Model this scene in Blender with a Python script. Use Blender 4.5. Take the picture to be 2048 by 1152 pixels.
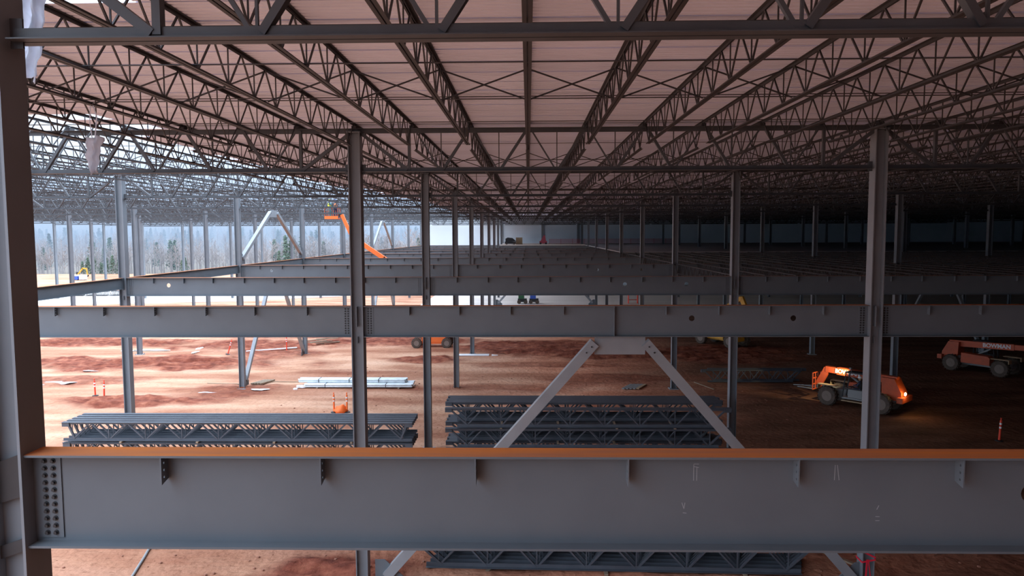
import bpy, bmesh, math, random
import numpy as np
from mathutils import Vector, Matrix, Euler

R = math.radians
PI = math.pi
random.seed(7)
for o in list(bpy.data.objects):
    bpy.data.objects.remove(o)
SC = bpy.context.scene
COL = SC.collection

# ------------------------------------------------------------------ camera
CAM_H = 10.9
cam_d = bpy.data.cameras.new('camera')
cam = bpy.data.objects.new('camera', cam_d)
COL.objects.link(cam)
cam_d.sensor_width = 36.0
cam_d.lens = 36.0 * 1457.3 / 2048.0
cam_d.clip_start = 0.1
cam_d.clip_end = 4000
cam.matrix_world = (Matrix.Translation((0, 0, CAM_H)) @ Matrix.Rotation(0.0226, 4, 'Z')
                    @ Matrix.Rotation(PI / 2 - 0.0743, 4, 'X') @ Matrix.Rotation(-0.0040, 4, 'Z'))
SC.camera = cam

# ------------------------------------------------------------------ sky / exposure
world = bpy.data.worlds.new('overcast_sky')
SC.world = world
world.use_nodes = True
wn = world.node_tree.nodes
wl = world.node_tree.links
bg = wn['Background']
SKY = 6.9
bg.inputs['Strength'].default_value = SKY
tc = wn.new('ShaderNodeTexCoord')
mp = wn.new('ShaderNodeMapping')
mp.inputs['Scale'].default_value = (1.5, 1.5, 5)
ns = wn.new('ShaderNodeTexNoise')
ns.inputs['Scale'].default_value = 2.0
ns.inputs['Detail'].default_value = 4
cr = wn.new('ShaderNodeValToRGB')
cr.color_ramp.elements[0].position = .3
cr.color_ramp.elements[0].color = (.56, .72, 1, 1)
cr.color_ramp.elements[1].position = .7
cr.color_ramp.elements[1].color = (.80, .90, 1, 1)
wl.new(tc.outputs['Generated'], mp.inputs['Vector'])
wl.new(mp.outputs['Vector'], ns.inputs['Vector'])
wl.new(ns.outputs['Fac'], cr.inputs['Fac'])
wl.new(cr.outputs['Color'], bg.inputs['Color'])
# overcast sky: zenith three times as bright as the horizon
sx = wn.new('ShaderNodeSeparateXYZ'); wl.new(tc.outputs['Generated'], sx.inputs[0])
ma = wn.new('ShaderNodeMath'); ma.operation = 'MULTIPLY_ADD'; ma.use_clamp = True
ma.inputs[1].default_value = .72; ma.inputs[2].default_value = .28
wl.new(sx.outputs['Z'], ma.inputs[0])
mb_ = wn.new('ShaderNodeMath'); mb_.operation = 'MULTIPLY'; mb_.inputs[1].default_value = SKY
wl.new(ma.outputs[0], mb_.inputs[0]); wl.new(mb_.outputs[0], bg.inputs['Strength'])

SC.view_settings.view_transform = 'Standard'
SC.view_settings.look = 'None'
SC.view_settings.gamma = 1
SC.view_settings.use_curve_mapping = False
SC.view_settings.exposure = 0.10
SC.cycles.max_bounces = 10
SC.cycles.diffuse_bounces = 6
SC.cycles.glossy_bounces = 3
SC.cycles.transmission_bounces = 4
SC.cycles.transparent_max_bounces = 8
SC.cycles.caustics_reflective = False
SC.cycles.caustics_refractive = False
SC.cycles.use_denoising = True

# ------------------------------------------------------------------ frame constants
X0 = -5.086          # first column row
BAY = 15.24          # between column rows (X)
Y1 = 6.97            # first frame line
S = 14.58            # between frame lines (Y)
JS = BAY / 9         # roof joist spacing
TOP = 8.773          # top of floor girders
DEP = 0.927
TB = 12.73           # underside of roof truss
TT = 13.98           # top of roof truss
DK = 14.12           # underside of deck
NMAX = 11
def FY(n): return Y1 + (n - 1) * S
def CX(k): return X0 + BAY * k

# ------------------------------------------------------------------ materials
MATS = {}
def mat(name, col, rough=.7, metal=0.0, var=None, scale=3.0, detail=4, bump=0.0, bscale=None, emit=None, est=0, alpha=None, stretch=None, spec=None):
    m = bpy.data.materials.new(name)
    m.use_nodes = True
    nt = m.node_tree
    b = nt.nodes['Principled BSDF']
    b.inputs['Roughness'].default_value = rough
    b.inputs['Metallic'].default_value = metal
    if spec is not None: b.inputs['Specular IOR Level'].default_value = spec
    b.inputs['Base Color'].default_value = (*col, 1)
    if var is not None or bump:
        t = nt.nodes.new('ShaderNodeTexCoord')
        mpn = nt.nodes.new('ShaderNodeMapping')
        if stretch: mpn.inputs['Scale'].default_value = stretch
        nt.links.new(t.outputs['Object'], mpn.inputs['Vector'])
    if var is not None:
        n = nt.nodes.new('ShaderNodeTexNoise')
        n.inputs['Scale'].default_value = scale
        n.inputs['Detail'].default_value = detail
        r = nt.nodes.new('ShaderNodeValToRGB')
        r.color_ramp.elements[0].position = .35
        r.color_ramp.elements[1].position = .65
        r.color_ramp.elements[0].color = (*var, 1)
        r.color_ramp.elements[1].color = (*col, 1)
        nt.links.new(mpn.outputs[0], n.inputs['Vector'])
        nt.links.new(n.outputs['Fac'], r.inputs['Fac'])
        nt.links.new(r.outputs['Color'], b.inputs['Base Color'])
    if bump:
        n2 = nt.nodes.new('ShaderNodeTexNoise')
        n2.inputs['Scale'].default_value = bscale or scale * 3
        n2.inputs['Detail'].default_value = 5
        bp = nt.nodes.new('ShaderNodeBump')
        bp.inputs['Strength'].default_value = bump
        bp.inputs['Distance'].default_value = .05
        nt.links.new(mpn.outputs[0], n2.inputs['Vector'])
        nt.links.new(n2.outputs['Fac'], bp.inputs['Height'])
        nt.links.new(bp.outputs['Normal'], b.inputs['Normal'])
    if emit:
        b.inputs['Emission Color'].default_value = (*emit, 1)
        b.inputs['Emission Strength'].default_value = est
    if alpha is not None:
        b.inputs['Alpha'].default_value = alpha
    MATS[name] = m
    return m

M = {}
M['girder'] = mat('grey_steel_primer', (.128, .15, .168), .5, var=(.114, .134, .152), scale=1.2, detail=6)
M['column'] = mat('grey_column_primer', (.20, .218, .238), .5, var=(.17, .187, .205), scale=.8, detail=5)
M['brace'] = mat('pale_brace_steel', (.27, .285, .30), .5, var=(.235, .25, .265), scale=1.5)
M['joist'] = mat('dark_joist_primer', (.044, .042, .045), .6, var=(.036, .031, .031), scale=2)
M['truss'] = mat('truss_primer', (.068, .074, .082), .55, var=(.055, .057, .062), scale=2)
M['rust'] = mat('rusted_flange_top', (.54, .17, .04), .9, var=(.40, .15, .07), scale=1.3, detail=8, spec=.1, stretch=(.5, 6, 1))
M['deck'] = mat('roof_deck_underside', (.80, .83, .97), .55, var=(.735, .76, .885), scale=.6, stretch=(.3, 1.2, 1))
M['bolt'] = mat('black_bolt', (.03, .03, .032), .5)
M['plate'] = mat('galvanised_plate', (.30, .32, .34), .5)
M['chalk'] = mat('pale_chalk', (.33, .36, .38), .9)
M['concrete'] = mat('slab_concrete', (.76, .67, .59), .85, var=(.66, .57, .50), scale=.15, stretch=(.2, 2, 1))
M['floordeck'] = mat('floor_deck', (.50, .50, .50), .8, var=(.42, .42, .42), scale=.4)
M['wallc'] = mat('far_wall_concrete', (.78, .88, .95), .9, var=(.64, .75, .82), scale=.12, detail=6)
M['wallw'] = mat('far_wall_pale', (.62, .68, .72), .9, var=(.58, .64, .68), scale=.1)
M['walld'] = mat('light_block_wall', (.10, .10, .105), .9)  # for the added light-blocking walls
M['plastic'] = mat('cloudy_plastic_sheet', (.72, .76, .82), .35, var=(.6, .64, .7), scale=8, alpha=.85)
_pm = M['plastic'].node_tree
_tr = _pm.nodes.new('ShaderNodeBsdfTranslucent'); _tr.inputs['Color'].default_value = (.85, .88, .95, 1)
_mx = _pm.nodes.new('ShaderNodeMixShader'); _mx.inputs[0].default_value = .55
_pm.links.new(_pm.nodes['Principled BSDF'].outputs[0], _mx.inputs[1]); _pm.links.new(_tr.outputs[0], _mx.inputs[2])
_pm.links.new(_mx.outputs[0], _pm.nodes['Material Output'].inputs['Surface'])
M['galv'] = mat('pale_galvanised', (.70, .76, .78), .45, var=(.55, .60, .62), scale=3)
M['strap'] = mat('dark_strap', (.03, .03, .03), .8)
M['orange'] = mat('machine_orange', (.58, .09, .022), .45, var=(.48, .08, .022), scale=3)
M['red'] = mat('safety_red', (.85, .07, .03), .5)
M['orangepl'] = mat('safety_orange', (.95, .18, .03), .6)
M['white'] = mat('white_paint', (.8, .8, .8), .6)
M['yellow'] = mat('machine_yellow', (.72, .36, .03), .5, var=(.6, .3, .03), scale=2)
M['black'] = mat('black_machine', (.02, .02, .022), .6)
M['tyre'] = mat('dusty_tyre', (.07, .055, .045), .95, var=(.12, .085, .065), scale=4)
M['rim'] = mat('dusty_rim', (.22, .17, .14), .8)
M['greyp'] = mat('machine_grey', (.25, .26, .26), .6)
M['wood'] = mat('weathered_wood', (.34, .25, .17), .9, var=(.24, .18, .12), scale=4, stretch=(1, 6, 6))
M['blue'] = mat('blue_tarp', (.04, .10, .45), .6)
M['green'] = mat('dark_green_paint', (.03, .12, .05), .6)
M['skin'] = mat('skin', (.45, .26, .18), .6)
M['hivis'] = mat('hi_vis_yellow', (.75, .85, .08), .7)
M['hivo'] = mat('hi_vis_orange', (.9, .25, .08), .7)
M['jean'] = mat('dark_trousers', (.03, .04, .08), .9)
M['teal'] = mat('teal_cloth', (.03, .22, .25), .9)
M['tape'] = mat('red_tape', (.75, .02, .05), .5)
M['cone'] = mat('faded_pink_net', (.62, .12, .16), .8)
M['cardboard'] = mat('tan_board', (.45, .33, .2), .9)
M['hedge'] = mat('bare_bark', (.34, .30, .28), .95, var=(.26, .235, .225), scale=.3)
M['pine'] = mat('pine_needles', (.13, .18, .13), .95, var=(.08, .12, .09), scale=.6)
M['litter'] = mat('leaf_litter_ground', (.23, .18, .14), 1, var=(.14, .13, .10), scale=.02, detail=6)
M['glass'] = mat('dusty_glass', (.05, .06, .06), .15, alpha=.35)
M['lamp'] = mat('warm_lamp', (1, .9, .6), .4, emit=(1, .72, .3), est=40)
M['puddle'] = mat('muddy_water', (.55, .52, .52), .04, spec=1.0)
M['pgap'] = mat('white_sheeting', (.85, .86, .88), .5)

# ------------------------------------------------------------------ mesh builder
class MB:
    def __init__(s): s.v = []; s.f = []; s.m = []; s.smooth = False
    def add(s, vs, fs, mi=0):
        b = len(s.v)
        s.v += [tuple(v) for v in vs]
        s.f += [tuple(i + b for i in f) for f in fs]
        s.m += [mi] * len(fs)
    def box(s, x0, x1, y0, y1, z0, z1, mi=0, top=None):
        vs = [(x0, y0, z0), (x1, y0, z0), (x1, y1, z0), (x0, y1, z0), (x0, y0, z1), (x1, y0, z1), (x1, y1, z1), (x0, y1, z1)]
        b = len(s.v)
        s.v += vs
        for q in ((0, 3, 2, 1), (4, 5, 6, 7), (0, 1, 5, 4), (1, 2, 6, 5), (2, 3, 7, 6), (3, 0, 4, 7)):
            s.f.append(tuple(i + b for i in q))
        s.m += [mi, mi if top is None else top, mi, mi, mi, mi]
        return s
    def bar(s, p0, p1, w, h, side=None, mi=0):
        """box from p0 to p1; w along side direction, h along the other"""
        p0 = Vector(p0); p1 = Vector(p1); d = (p1 - p0).normalized()
        sd = Vector(side) if side is not None else Vector((0, 0, 1)).cross(d)
        if sd.length < 1e-4: sd = Vector((1, 0, 0))
        sd = (sd - d * sd.dot(d)).normalized()
        u = d.cross(sd)
        vs = []
        for p in (p0, p1):
            for a, b in ((-1, -1), (1, -1), (1, 1), (-1, 1)):
                vs.append(p + sd * (a * w / 2) + u * (b * h / 2))
        s.add(vs, [(0, 3, 2, 1), (4, 5, 6, 7), (0, 1, 5, 4), (1, 2, 6, 5), (2, 3, 7, 6), (3, 0, 4, 7)], mi)
        return s
    def tube(s, p0, p1, r, n=8, r2=None, mi=0, cap=True):
        p0 = Vector(p0); p1 = Vector(p1); d = (p1 - p0).normalized(); r2 = r if r2 is None else r2
        a = d.orthogonal().normalized(); b = d.cross(a)
        vs = []
        for p, rr in ((p0, r), (p1, r2)):
            for i in range(n):
                t = 2 * PI * i / n
                vs.append(p + (a * math.cos(t) + b * math.sin(t)) * rr)
        fs = [(i, (i + 1) % n, n + (i + 1) % n, n + i) for i in range(n)]
        if cap: fs += [tuple(range(n - 1, -1, -1)), tuple(range(n, 2 * n))]
        s.add(vs, fs, mi)
        return s
    def path(s, pts, r, n=6, mi=0):
        for a, b in zip(pts[:-1], pts[1:]): s.tube(a, b, r, n, mi=mi)
        return s
    def prism(s, poly, y0, y1, axis='y', mi=0):
        """poly of (a, b) in the plane normal to axis; extruded from y0 to y1"""
        n = len(poly); vs = []
        for y in (y0, y1):
            for a, b in poly:
                vs.append({'y': (a, y, b), 'x': (y, a, b), 'z': (a, b, y)}[axis])
        fs = [(i, (i + 1) % n, n + (i + 1) % n, n + i) for i in range(n)]
        fs += [tuple(range(n - 1, -1, -1)), tuple(range(n, 2 * n))]
        s.add(vs, fs, mi)
        return s
    def lathe(s, prof, n=20, c=(0, 0, 0), axis='z', mi=0, cap=True):
        c = Vector(c); vs = []
        for r, h in prof:
            for i in range(n):
                t = 2 * PI * i / n
                p = (r * math.cos(t), r * math.sin(t), h)
                if axis == 'y': p = (p[0], h, p[1])
                if axis == 'x': p = (h, p[0], p[1])
                vs.append(c + Vector(p))
        fs = []
        for j in range(len(prof) - 1):
            for i in range(n):
                fs.append((j * n + i, j * n + (i + 1) % n, (j + 1) * n + (i + 1) % n, (j + 1) * n + i))
        if cap: fs += [tuple(range(n - 1, -1, -1)), tuple(range((len(prof) - 1) * n, len(prof) * n))]
        s.add(vs, fs, mi)
        return s
    def mesh(s, name, mats):
        me = bpy.data.meshes.new(name)
        me.from_pydata(s.v, [], s.f)
        if not isinstance(mats, (list, tuple)): mats = [mats]
        for m in mats: me.materials.append(m)
        if len(mats) > 1: me.polygons.foreach_set('material_index', s.m)
        if s.smooth: me.polygons.foreach_set('use_smooth', [True] * len(s.f))
        bm = bmesh.new(); bm.from_mesh(me)
        bmesh.ops.recalc_face_normals(bm, faces=bm.faces)
        bm.to_mesh(me); bm.free()
        me.update()
        return me
    def build(s, name, mats, parent=None, loc=None, rot=None):
        return link(name, s.mesh(name, mats), parent, loc, rot)

def link(name, me, parent=None, loc=None, rot=None):
    o = bpy.data.objects.new(name, me)
    COL.objects.link(o)
    if parent is not None: o.parent = parent
    if loc is not None: o.location = loc
    if rot is not None: o.rotation_euler = rot
    return o

def tag(o, label=None, cat=None, group=None, kind=None):
    if label: o['label'] = label
    if cat: o['category'] = cat
    if group: o['group'] = group
    if kind: o['kind'] = kind
    return o

def thing(name, label, cat, loc=(0, 0, 0), rz=0, group=None, kind='thing'):
    o = bpy.data.objects.new(name, None)
    o.empty_display_size = .2
    COL.objects.link(o)
    o.location = loc
    o.rotation_euler = (0, 0, rz)
    return tag(o, label, cat, group, kind)

def plate_holes(outer, holes, y0, y1, axis='y', nseg=20):
    """flat plate: outer polygon (a,b), circular holes (a,b,r), thickness y0..y1"""
    bm = bmesh.new()
    def P(a, b, y): return {'y': (a, y, b), 'x': (y, a, b)}[axis]
    edges = []
    loops = [outer] + [[(a + r * math.cos(2 * PI * i / nseg), b + r * math.sin(2 * PI * i / nseg)) for i in range(nseg)] for a, b, r in holes]
    for lp in loops:
        vs = [bm.verts.new(P(a, b, y0)) for a, b in lp]
        for i in range(len(vs)): edges.append(bm.edges.new((vs[i], vs[(i + 1) % len(vs)])))
    res = bmesh.ops.triangle_fill(bm, use_beauty=True, edges=edges)
    faces = [g for g in res['geom'] if isinstance(g, bmesh.types.BMFace)]
    ex = bmesh.ops.extrude_face_region(bm, geom=faces)
    dv = Vector(P(0, 0, y1)) - Vector(P(0, 0, y0))
    bmesh.ops.translate(bm, verts=[g for g in ex['geom'] if isinstance(g, bmesh.types.BMVert)], vec=dv)
    bmesh.ops.recalc_face_normals(bm, faces=bm.faces)
    return bm

def bm_obj(bm, name, mats, parent=None, loc=None):
    me = bpy.data.meshes.new(name); bm.to_mesh(me); bm.free()
    for m in (mats if isinstance(mats, (list, tuple)) else [mats]): me.materials.append(m)
    return link(name, me, parent, loc)

ORD = ['', 'first', 'second', 'third', 'fourth', 'fifth', 'sixth', 'seventh', 'eighth', 'ninth', 'tenth', 'eleventh', 'twelfth',
       'thirteenth', 'fourteenth', 'fifteenth', 'sixteenth', 'seventeenth', 'eighteenth', 'nineteenth', 'twentieth']

# ------------------------------------------------------------------ ground
def vnoise(x, y, seed=0):
    xi = np.floor(x).astype(np.int64); yi = np.floor(y).astype(np.int64)
    xf = x - xi; yf = y - yi
    def h(a, b):
        n = (a * 374761393 + b * 668265263 + seed * 974711) & 0x7fffffff
        n = ((n ^ (n >> 13)) * 1274126177) & 0x7fffffff
        return ((n ^ (n >> 16)) & 0xffff) / 65535.0
    u = xf * xf * (3 - 2 * xf); v = yf * yf * (3 - 2 * yf)
    return (h(xi, yi) * (1 - u) + h(xi + 1, yi) * u) * (1 - v) + (h(xi, yi + 1) * (1 - u) + h(xi + 1, yi + 1) * u) * v
def fbm(x, y, o=4, seed=0):
    s = 0; a = .5; t = 0
    for i in range(o):
        s = s + a * vnoise(x * 2 ** i + 17.3 * i, y * 2 ** i + 9.1 * i, seed + i); t += a; a *= .5
    return s / t

# churned earth patches: centre x, y, half sizes, strength
CHURN = [(-25.5, 46.6, 5.5, 1.5, 1.25), (-22, 48, 3, 1.6, .8), (-33, 61.0, 14, 3.3, 1.25), (-44, 73, 14, 3, 1.1), (-45, 80, 18, 4.5, 1.0), (-26, 71, 8, 4.5, 1.1),
         (-23, 65, 4.5, 4.5, .9), (-25, 82, 14, 6, .9), (-33.5, 53.5, 5, 1.8, .85), (-20.5, 50.3, 4.5, 2.0, .7),
         (-13, 73.5, 8, 3.5, 1.0), (-12, 84, 12, 6, .9), (1, 69.5, 8, 4.5, 1.15), (9, 66.5, 7, 4.5, 1.1), (18, 66, 7, 5, 1.1), (-8.5, 62.5, 3.2, 1.6, 1.2),
         (-6.6, 22.3, 2.4, 1.5, 1.1), (-20, 33, 3, 2.5, .8), (-4.5, 33, 2, 3, .8), (3, 45, 3, 2, .5), (-45, 95, 20, 3, .8), (6, 54, 5, 2.2, .6), (2, 60, 7, 1.2, .6),
         (-30, 97, 8, 4, .7), (-12, 97, 7, 4, .8), (-26, 104, 12, 2.5, .6), (-3.6, 50.6, 6, 1.6, .45), (4, 24, 12, 3, .4), (-33, 40, 6, 1.2, .5), (-14, 57, 4, 1, .4)]
def churn(x, y):
    w = fbm(x * .35, y * .35, 3, 5) * 2.4 - 1.2
    c = 0
    for cx, cy, sx, sy, st in CHURN:
        d = ((x - cx) / sx) ** 2 + ((y - cy) / sy) ** 2
        c = np.maximum(c, st * np.clip(1.5 - d + w * .9, 0, 1))
    return c
def ground_h(x, y):
    c = churn(x, y)
    rut = np.sin((y + 1.8 * np.sin(x * .16)) * 3.4 + fbm(x * .3, y * .3, 2, 8) * 6)
    h = c * (.10 * rut + .34 * (fbm(x * 1.1, y * 1.5, 4, 2) - .32))
    h = h + (fbm(x * .25, y * .25, 3, 1) - .5) * .05
    return h, c
def grid_mesh(name, xs, ys, m, hf, parent=None):
    Xg, Yg = np.meshgrid(xs, ys)
    H, C = hf(Xg, Yg)
    nx, ny = len(xs), len(ys)
    co = np.stack([Xg, Yg, H], -1).reshape(-1, 3)
    me = bpy.data.meshes.new(name)
    idx = np.arange(nx * ny).reshape(ny, nx)
    q = np.stack([idx[:-1, :-1], idx[:-1, 1:], idx[1:, 1:], idx[1:, :-1]], -1).reshape(-1, 4)
    me.vertices.add(len(co)); me.vertices.foreach_set('co', co.ravel())
    me.loops.add(q.size); me.loops.foreach_set('vertex_index', q.ravel())
    me.polygons.add(len(q)); me.polygons.foreach_set('loop_start', np.arange(len(q)) * 4)
    me.polygons.foreach_set('loop_total', np.full(len(q), 4))
    me.polygons.foreach_set('use_smooth', np.ones(len(q), bool))
    me.update(calc_edges=True)
    at = me.attributes.new('churn', 'FLOAT', 'POINT')
    at.data.foreach_set('value', C.ravel().astype(np.float32))
    dm = me.attributes.new('painted_falloff', 'FLOAT', 'POINT')  # soil colour mask along X, carries the painted light falloff
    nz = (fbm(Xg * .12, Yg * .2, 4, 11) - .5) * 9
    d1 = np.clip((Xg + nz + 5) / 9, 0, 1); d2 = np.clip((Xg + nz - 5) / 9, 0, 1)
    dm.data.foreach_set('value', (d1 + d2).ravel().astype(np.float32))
    me.materials.append(m)
    return link(name, me, parent)

def ground_material():
    m = bpy.data.materials.new('red_clay_ground'); m.use_nodes = True
    nt = m.node_tree; N = nt.nodes; L = nt.links
    b = N['Principled BSDF']; b.inputs['Roughness'].default_value = .95
    b.inputs['Specular IOR Level'].default_value = .15
    at = N.new('ShaderNodeAttribute'); at.attribute_name = 'churn'
    tcn = N.new('ShaderNodeTexCoord')
    def noise(sc, st=(1, 1, 1), d=5):
        mpn = N.new('ShaderNodeMapping'); mpn.inputs['Scale'].default_value = st
        L.new(tcn.outputs['Object'], mpn.inputs['Vector'])
        n = N.new('ShaderNodeTexNoise'); n.inputs['Scale'].default_value = sc; n.inputs['Detail'].default_value = d
        L.new(mpn.outputs[0], n.inputs['Vector']); return n
    def ramp(fac, stops):
        r = N.new('ShaderNodeValToRGB'); e = r.color_ramp.elements
        e[0].position, e[0].color = stops[0][0], (*stops[0][1], 1)
        e[1].position, e[1].color = stops[-1][0], (*stops[-1][1], 1)
        for p, c in stops[1:-1]:
            k = e.new(p); k.color = (*c, 1)
        L.new(fac, r.inputs['Fac']); return r
    def mix(a, bcol, fac, mode='MIX'):
        x = N.new('ShaderNodeMix'); x.data_type = 'RGBA'; x.blend_type = mode
        if isinstance(fac, (int, float)): x.inputs[0].default_value = fac
        else: L.new(fac, x.inputs[0])
        L.new(a, x.inputs[6]); L.new(bcol, x.inputs[7]); return x.outputs[2]
    packed = ramp(noise(.5, (.35, 1, 1), 8).outputs['Fac'], [(.32, (.38, .17, .10)), (.5, (.53, .29, .18)), (.68, (.60, .36, .24))])
    dark = ramp(noise(1.6, (.8, 1.4, 1), 8).outputs['Fac'], [(.3, (.13, .036, .022)), (.55, (.27, .085, .05)), (.75, (.42, .17, .10))])
    # light falloff painted into the soil: brightened toward the middle, darkened further in
    lit_soil_tone = ramp(noise(.5, (.35, 1, 1), 8).outputs['Fac'], [(.32, (.52, .20, .11)), (.5, (.74, .33, .20)), (.68, (.80, .43, .28))])
    shade_soil_tone = ramp(noise(.7, (.35, 1, 1), 8).outputs['Fac'], [(.32, (.12, .052, .028)), (.5, (.18, .08, .046)), (.68, (.23, .11, .065))])
    a1 = N.new('ShaderNodeAttribute'); a1.attribute_name = 'painted_falloff'
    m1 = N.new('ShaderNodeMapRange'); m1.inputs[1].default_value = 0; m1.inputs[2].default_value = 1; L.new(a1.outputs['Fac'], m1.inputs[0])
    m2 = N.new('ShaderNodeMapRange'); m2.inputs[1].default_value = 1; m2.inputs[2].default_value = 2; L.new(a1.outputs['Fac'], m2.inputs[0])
    pk = mix(mix(packed.outputs[0], lit_soil_tone.outputs[0], m1.outputs[0]), shade_soil_tone.outputs[0], m2.outputs[0])
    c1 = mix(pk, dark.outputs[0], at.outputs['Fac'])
    # small dark clods and streaks
    sp = ramp(noise(5, (.6, 1.8, 1), 6).outputs['Fac'], [(.28, (.55, .48, .45)), (.45, (1, 1, 1))])
    c2 = mix(c1, sp.outputs[0], .8, 'MULTIPLY')
    st = ramp(noise(.16, (.25, 2.2, 1), 6).outputs['Fac'], [(.38, (.66, .52, .48)), (.56, (1, 1, 1))])
    c3 = mix(c2, st.outputs[0], .85, 'MULTIPLY')
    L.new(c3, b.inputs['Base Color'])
    nb = noise(3, (1, 1, 1), 8)
    bp = N.new('ShaderNodeBump'); bp.inputs['Strength'].default_value = .9; bp.inputs['Distance'].default_value = .12
    L.new(nb.outputs['Fac'], bp.inputs['Height']); L.new(bp.outputs[0], b.inputs['Normal'])
    return m
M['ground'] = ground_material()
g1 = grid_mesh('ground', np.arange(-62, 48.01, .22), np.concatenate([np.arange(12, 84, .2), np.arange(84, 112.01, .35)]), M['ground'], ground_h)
tag(g1, 'churned red clay building ground', 'ground', kind='structure')
def flat_h(x, y): 
    h, c = ground_h(x, y); return h - .03, c
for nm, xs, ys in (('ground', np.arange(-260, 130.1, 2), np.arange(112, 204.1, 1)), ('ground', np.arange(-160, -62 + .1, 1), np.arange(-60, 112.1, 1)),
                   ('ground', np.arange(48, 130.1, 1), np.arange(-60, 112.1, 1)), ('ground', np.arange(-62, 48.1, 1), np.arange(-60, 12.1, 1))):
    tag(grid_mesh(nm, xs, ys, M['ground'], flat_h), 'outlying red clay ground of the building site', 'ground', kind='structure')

# slab on grade in the far bays, pale gravel pad outside
tag(MB().box(-16.5, 102, 106, 152.8, -.3, .07).build('floor', M['concrete']), 'pale concrete ground slab in the far bays', 'floor', kind='structure')
M['gravel'] = mat('pale_gravel', (.80, .78, .75), .95, var=(.68, .65, .62), scale=.25, stretch=(.4, 2, 1))
gb = MB()
pts = []
for i in range(40):
    t = 2 * PI * i / 40; rr = 1 + .12 * math.sin(3 * t + 1) + .06 * math.sin(7 * t)
    pts.append((-80 + 42 * rr * math.cos(t), 127 + 15 * rr * math.sin(t)))
gb.prism(pts, -.2, .06, 'z').build('gravel_pad', M['gravel'])
tag(bpy.data.objects['gravel_pad'], 'pale gravel pad outside the steel frame before the woods', 'gravel', kind='structure')

# ------------------------------------------------------------------ roof deck (ribbed sheets, ribs along X)
def deck_left(y):
    if y < 10.26: return -5.45
    if y < 18.98: return -13.6
    if y < 19.9: return -11.6
    if y < 20.8: return -13.1
    if y < 21.7: return -11.1
    for lim, v in ((36, -12.7), (50.7, -12.9), (65.3, -11.6), (94, -10.4), (200, -10.2)):
        if y < lim: return v + .35 * math.sin(y * 1.7)
def make_deck():
    mb = MB(); pitch = .1524
    rows = [(-24.48 + i * .9144) for i in range(int((153.2 + 24) / .9144) + 2)]  # rows behind the camera are unseen, added to keep sky light out
    for ya in rows:
        xl = deck_left(ya + .45)
        b = len(mb.v); n = 6
        prof = []
        for i in range(6):
            y = ya + i * pitch
            prof += [(y, 0), (y + .088, 0), (y + .108, .038), (y + .132, .038)]
        prof.append((ya + 6 * pitch + .03, 0))
        dz = .004 if (int(round((ya + 24) / .9144)) % 2) else .0015
        for y, z in prof:
            mb.v.append((xl, y, DK + z + dz)); mb.v.append((102, y, DK + z + dz))
        for i in range(len(prof) - 1):
            mb.f.append((b + 2 * i, b + 2 * i + 1, b + 2 * i + 3, b + 2 * i + 2)); mb.m.append(0)
    me = bpy.data.meshes.new('ceiling'); me.from_pydata(mb.v, [], mb.f); me.materials.append(M['deck'])
    o = link('ceiling', me)
    so = o.modifiers.new('thickness', 'SOLIDIFY'); so.thickness = .002; so.offset = 0
    tag(o, 'ribbed metal roof deck underside over the joists', 'roof deck', kind='structure')
make_deck()

# ------------------------------------------------------------------ far walls, and walls added to block light
tag(MB().box(-5.9, 102, 153.2, 153.6, 0, 15.2).build('wall_back', M['wallc']), 'grey concrete far wall', 'wall', kind='structure')
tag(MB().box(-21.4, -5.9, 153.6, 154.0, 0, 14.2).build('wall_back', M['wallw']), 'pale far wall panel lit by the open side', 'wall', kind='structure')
tag(MB().box(102, 102.4, -24, 153.6, 0, 15.2).build('blocker_wall_side', M['walld']), 'added dark side wall blocking light', 'wall', kind='structure')  # added to keep daylight off the dark side
tag(MB().box(-16, 102, -24.4, -24, 0, 15.2).build('blocker_wall_rear', M['walld']), 'unseen dark wall added behind the viewer to block light', 'wall', kind='structure')  # unseen, added behind the camera to stop light
for i, x in enumerate((-5.6, 3.0, 10.4)):
    tag(MB().box(x - .25, x + .25, 152.9, 153.2, 8.9, 13).build('trim_%d' % (i + 1), M['column']), 'pilaster on the far wall', 'trim', kind='structure')

# ------------------------------------------------------------------ columns
def visible(x, y, left=-.74, right=.70): return left * y - 1 < x < right * y + 1
def make_column_parts():
    mb = MB()
    d, w, tf, tw = .18, .185, .028, .010
    z0, z1 = .05, 13.86
    mb.box(-d, -d + tf, -w, w, z0, z1); mb.box(d - tf, d, -w, w, z0, z1); mb.box(-d + tf, d - tf, -tw, tw, z0, z1)
    shaft = mb.mesh('shaft', M['column'])
    bpm = MB().box(-.32, .32, -.32, .32, .0, .05).mesh('base_plate', M['plate'])
    cap = MB().box(-.2, .2, -.2, .2, 13.86, 13.885).mesh('cap_plate', M['column'])
    ab = MB()
    for sx in (-1, 1):
        for sy in (-1, 1): ab.tube((sx * .26, sy * .26, .05), (sx * .26, sy * .26, .14), .015, 6)
    anch = ab.mesh('anchor_bolts', M['bolt'])
    conn = MB()
    conn.box(-.02, -.008, -.185, -.012, TOP - .62, TOP - .02)
    cm = conn.mesh('web_connection_plate', M['column'])
    conn2 = MB().box(-.02, -.008, -.13, -.012, TOP - 1.12, TOP - .92).mesh('web_connection_plate', M['column'])
    return shaft, bpm, cap, anch, cm, conn2
SH, BPM, CAP, ANC, CN, CN2 = make_column_parts()
ROWN = {-5: 'outermost open-side row', -4: 'fourth open-side row', -3: 'third open-side row', -2: 'second open-side row',
        -1: 'floor edge row', 0: 'row left of centre', 1: 'first dark-side row',
        2: 'second dark-side row', 3: 'third dark-side row', 4: 'fourth dark-side row', 5: 'fifth dark-side row', 6: 'last dark-side row'}
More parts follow.
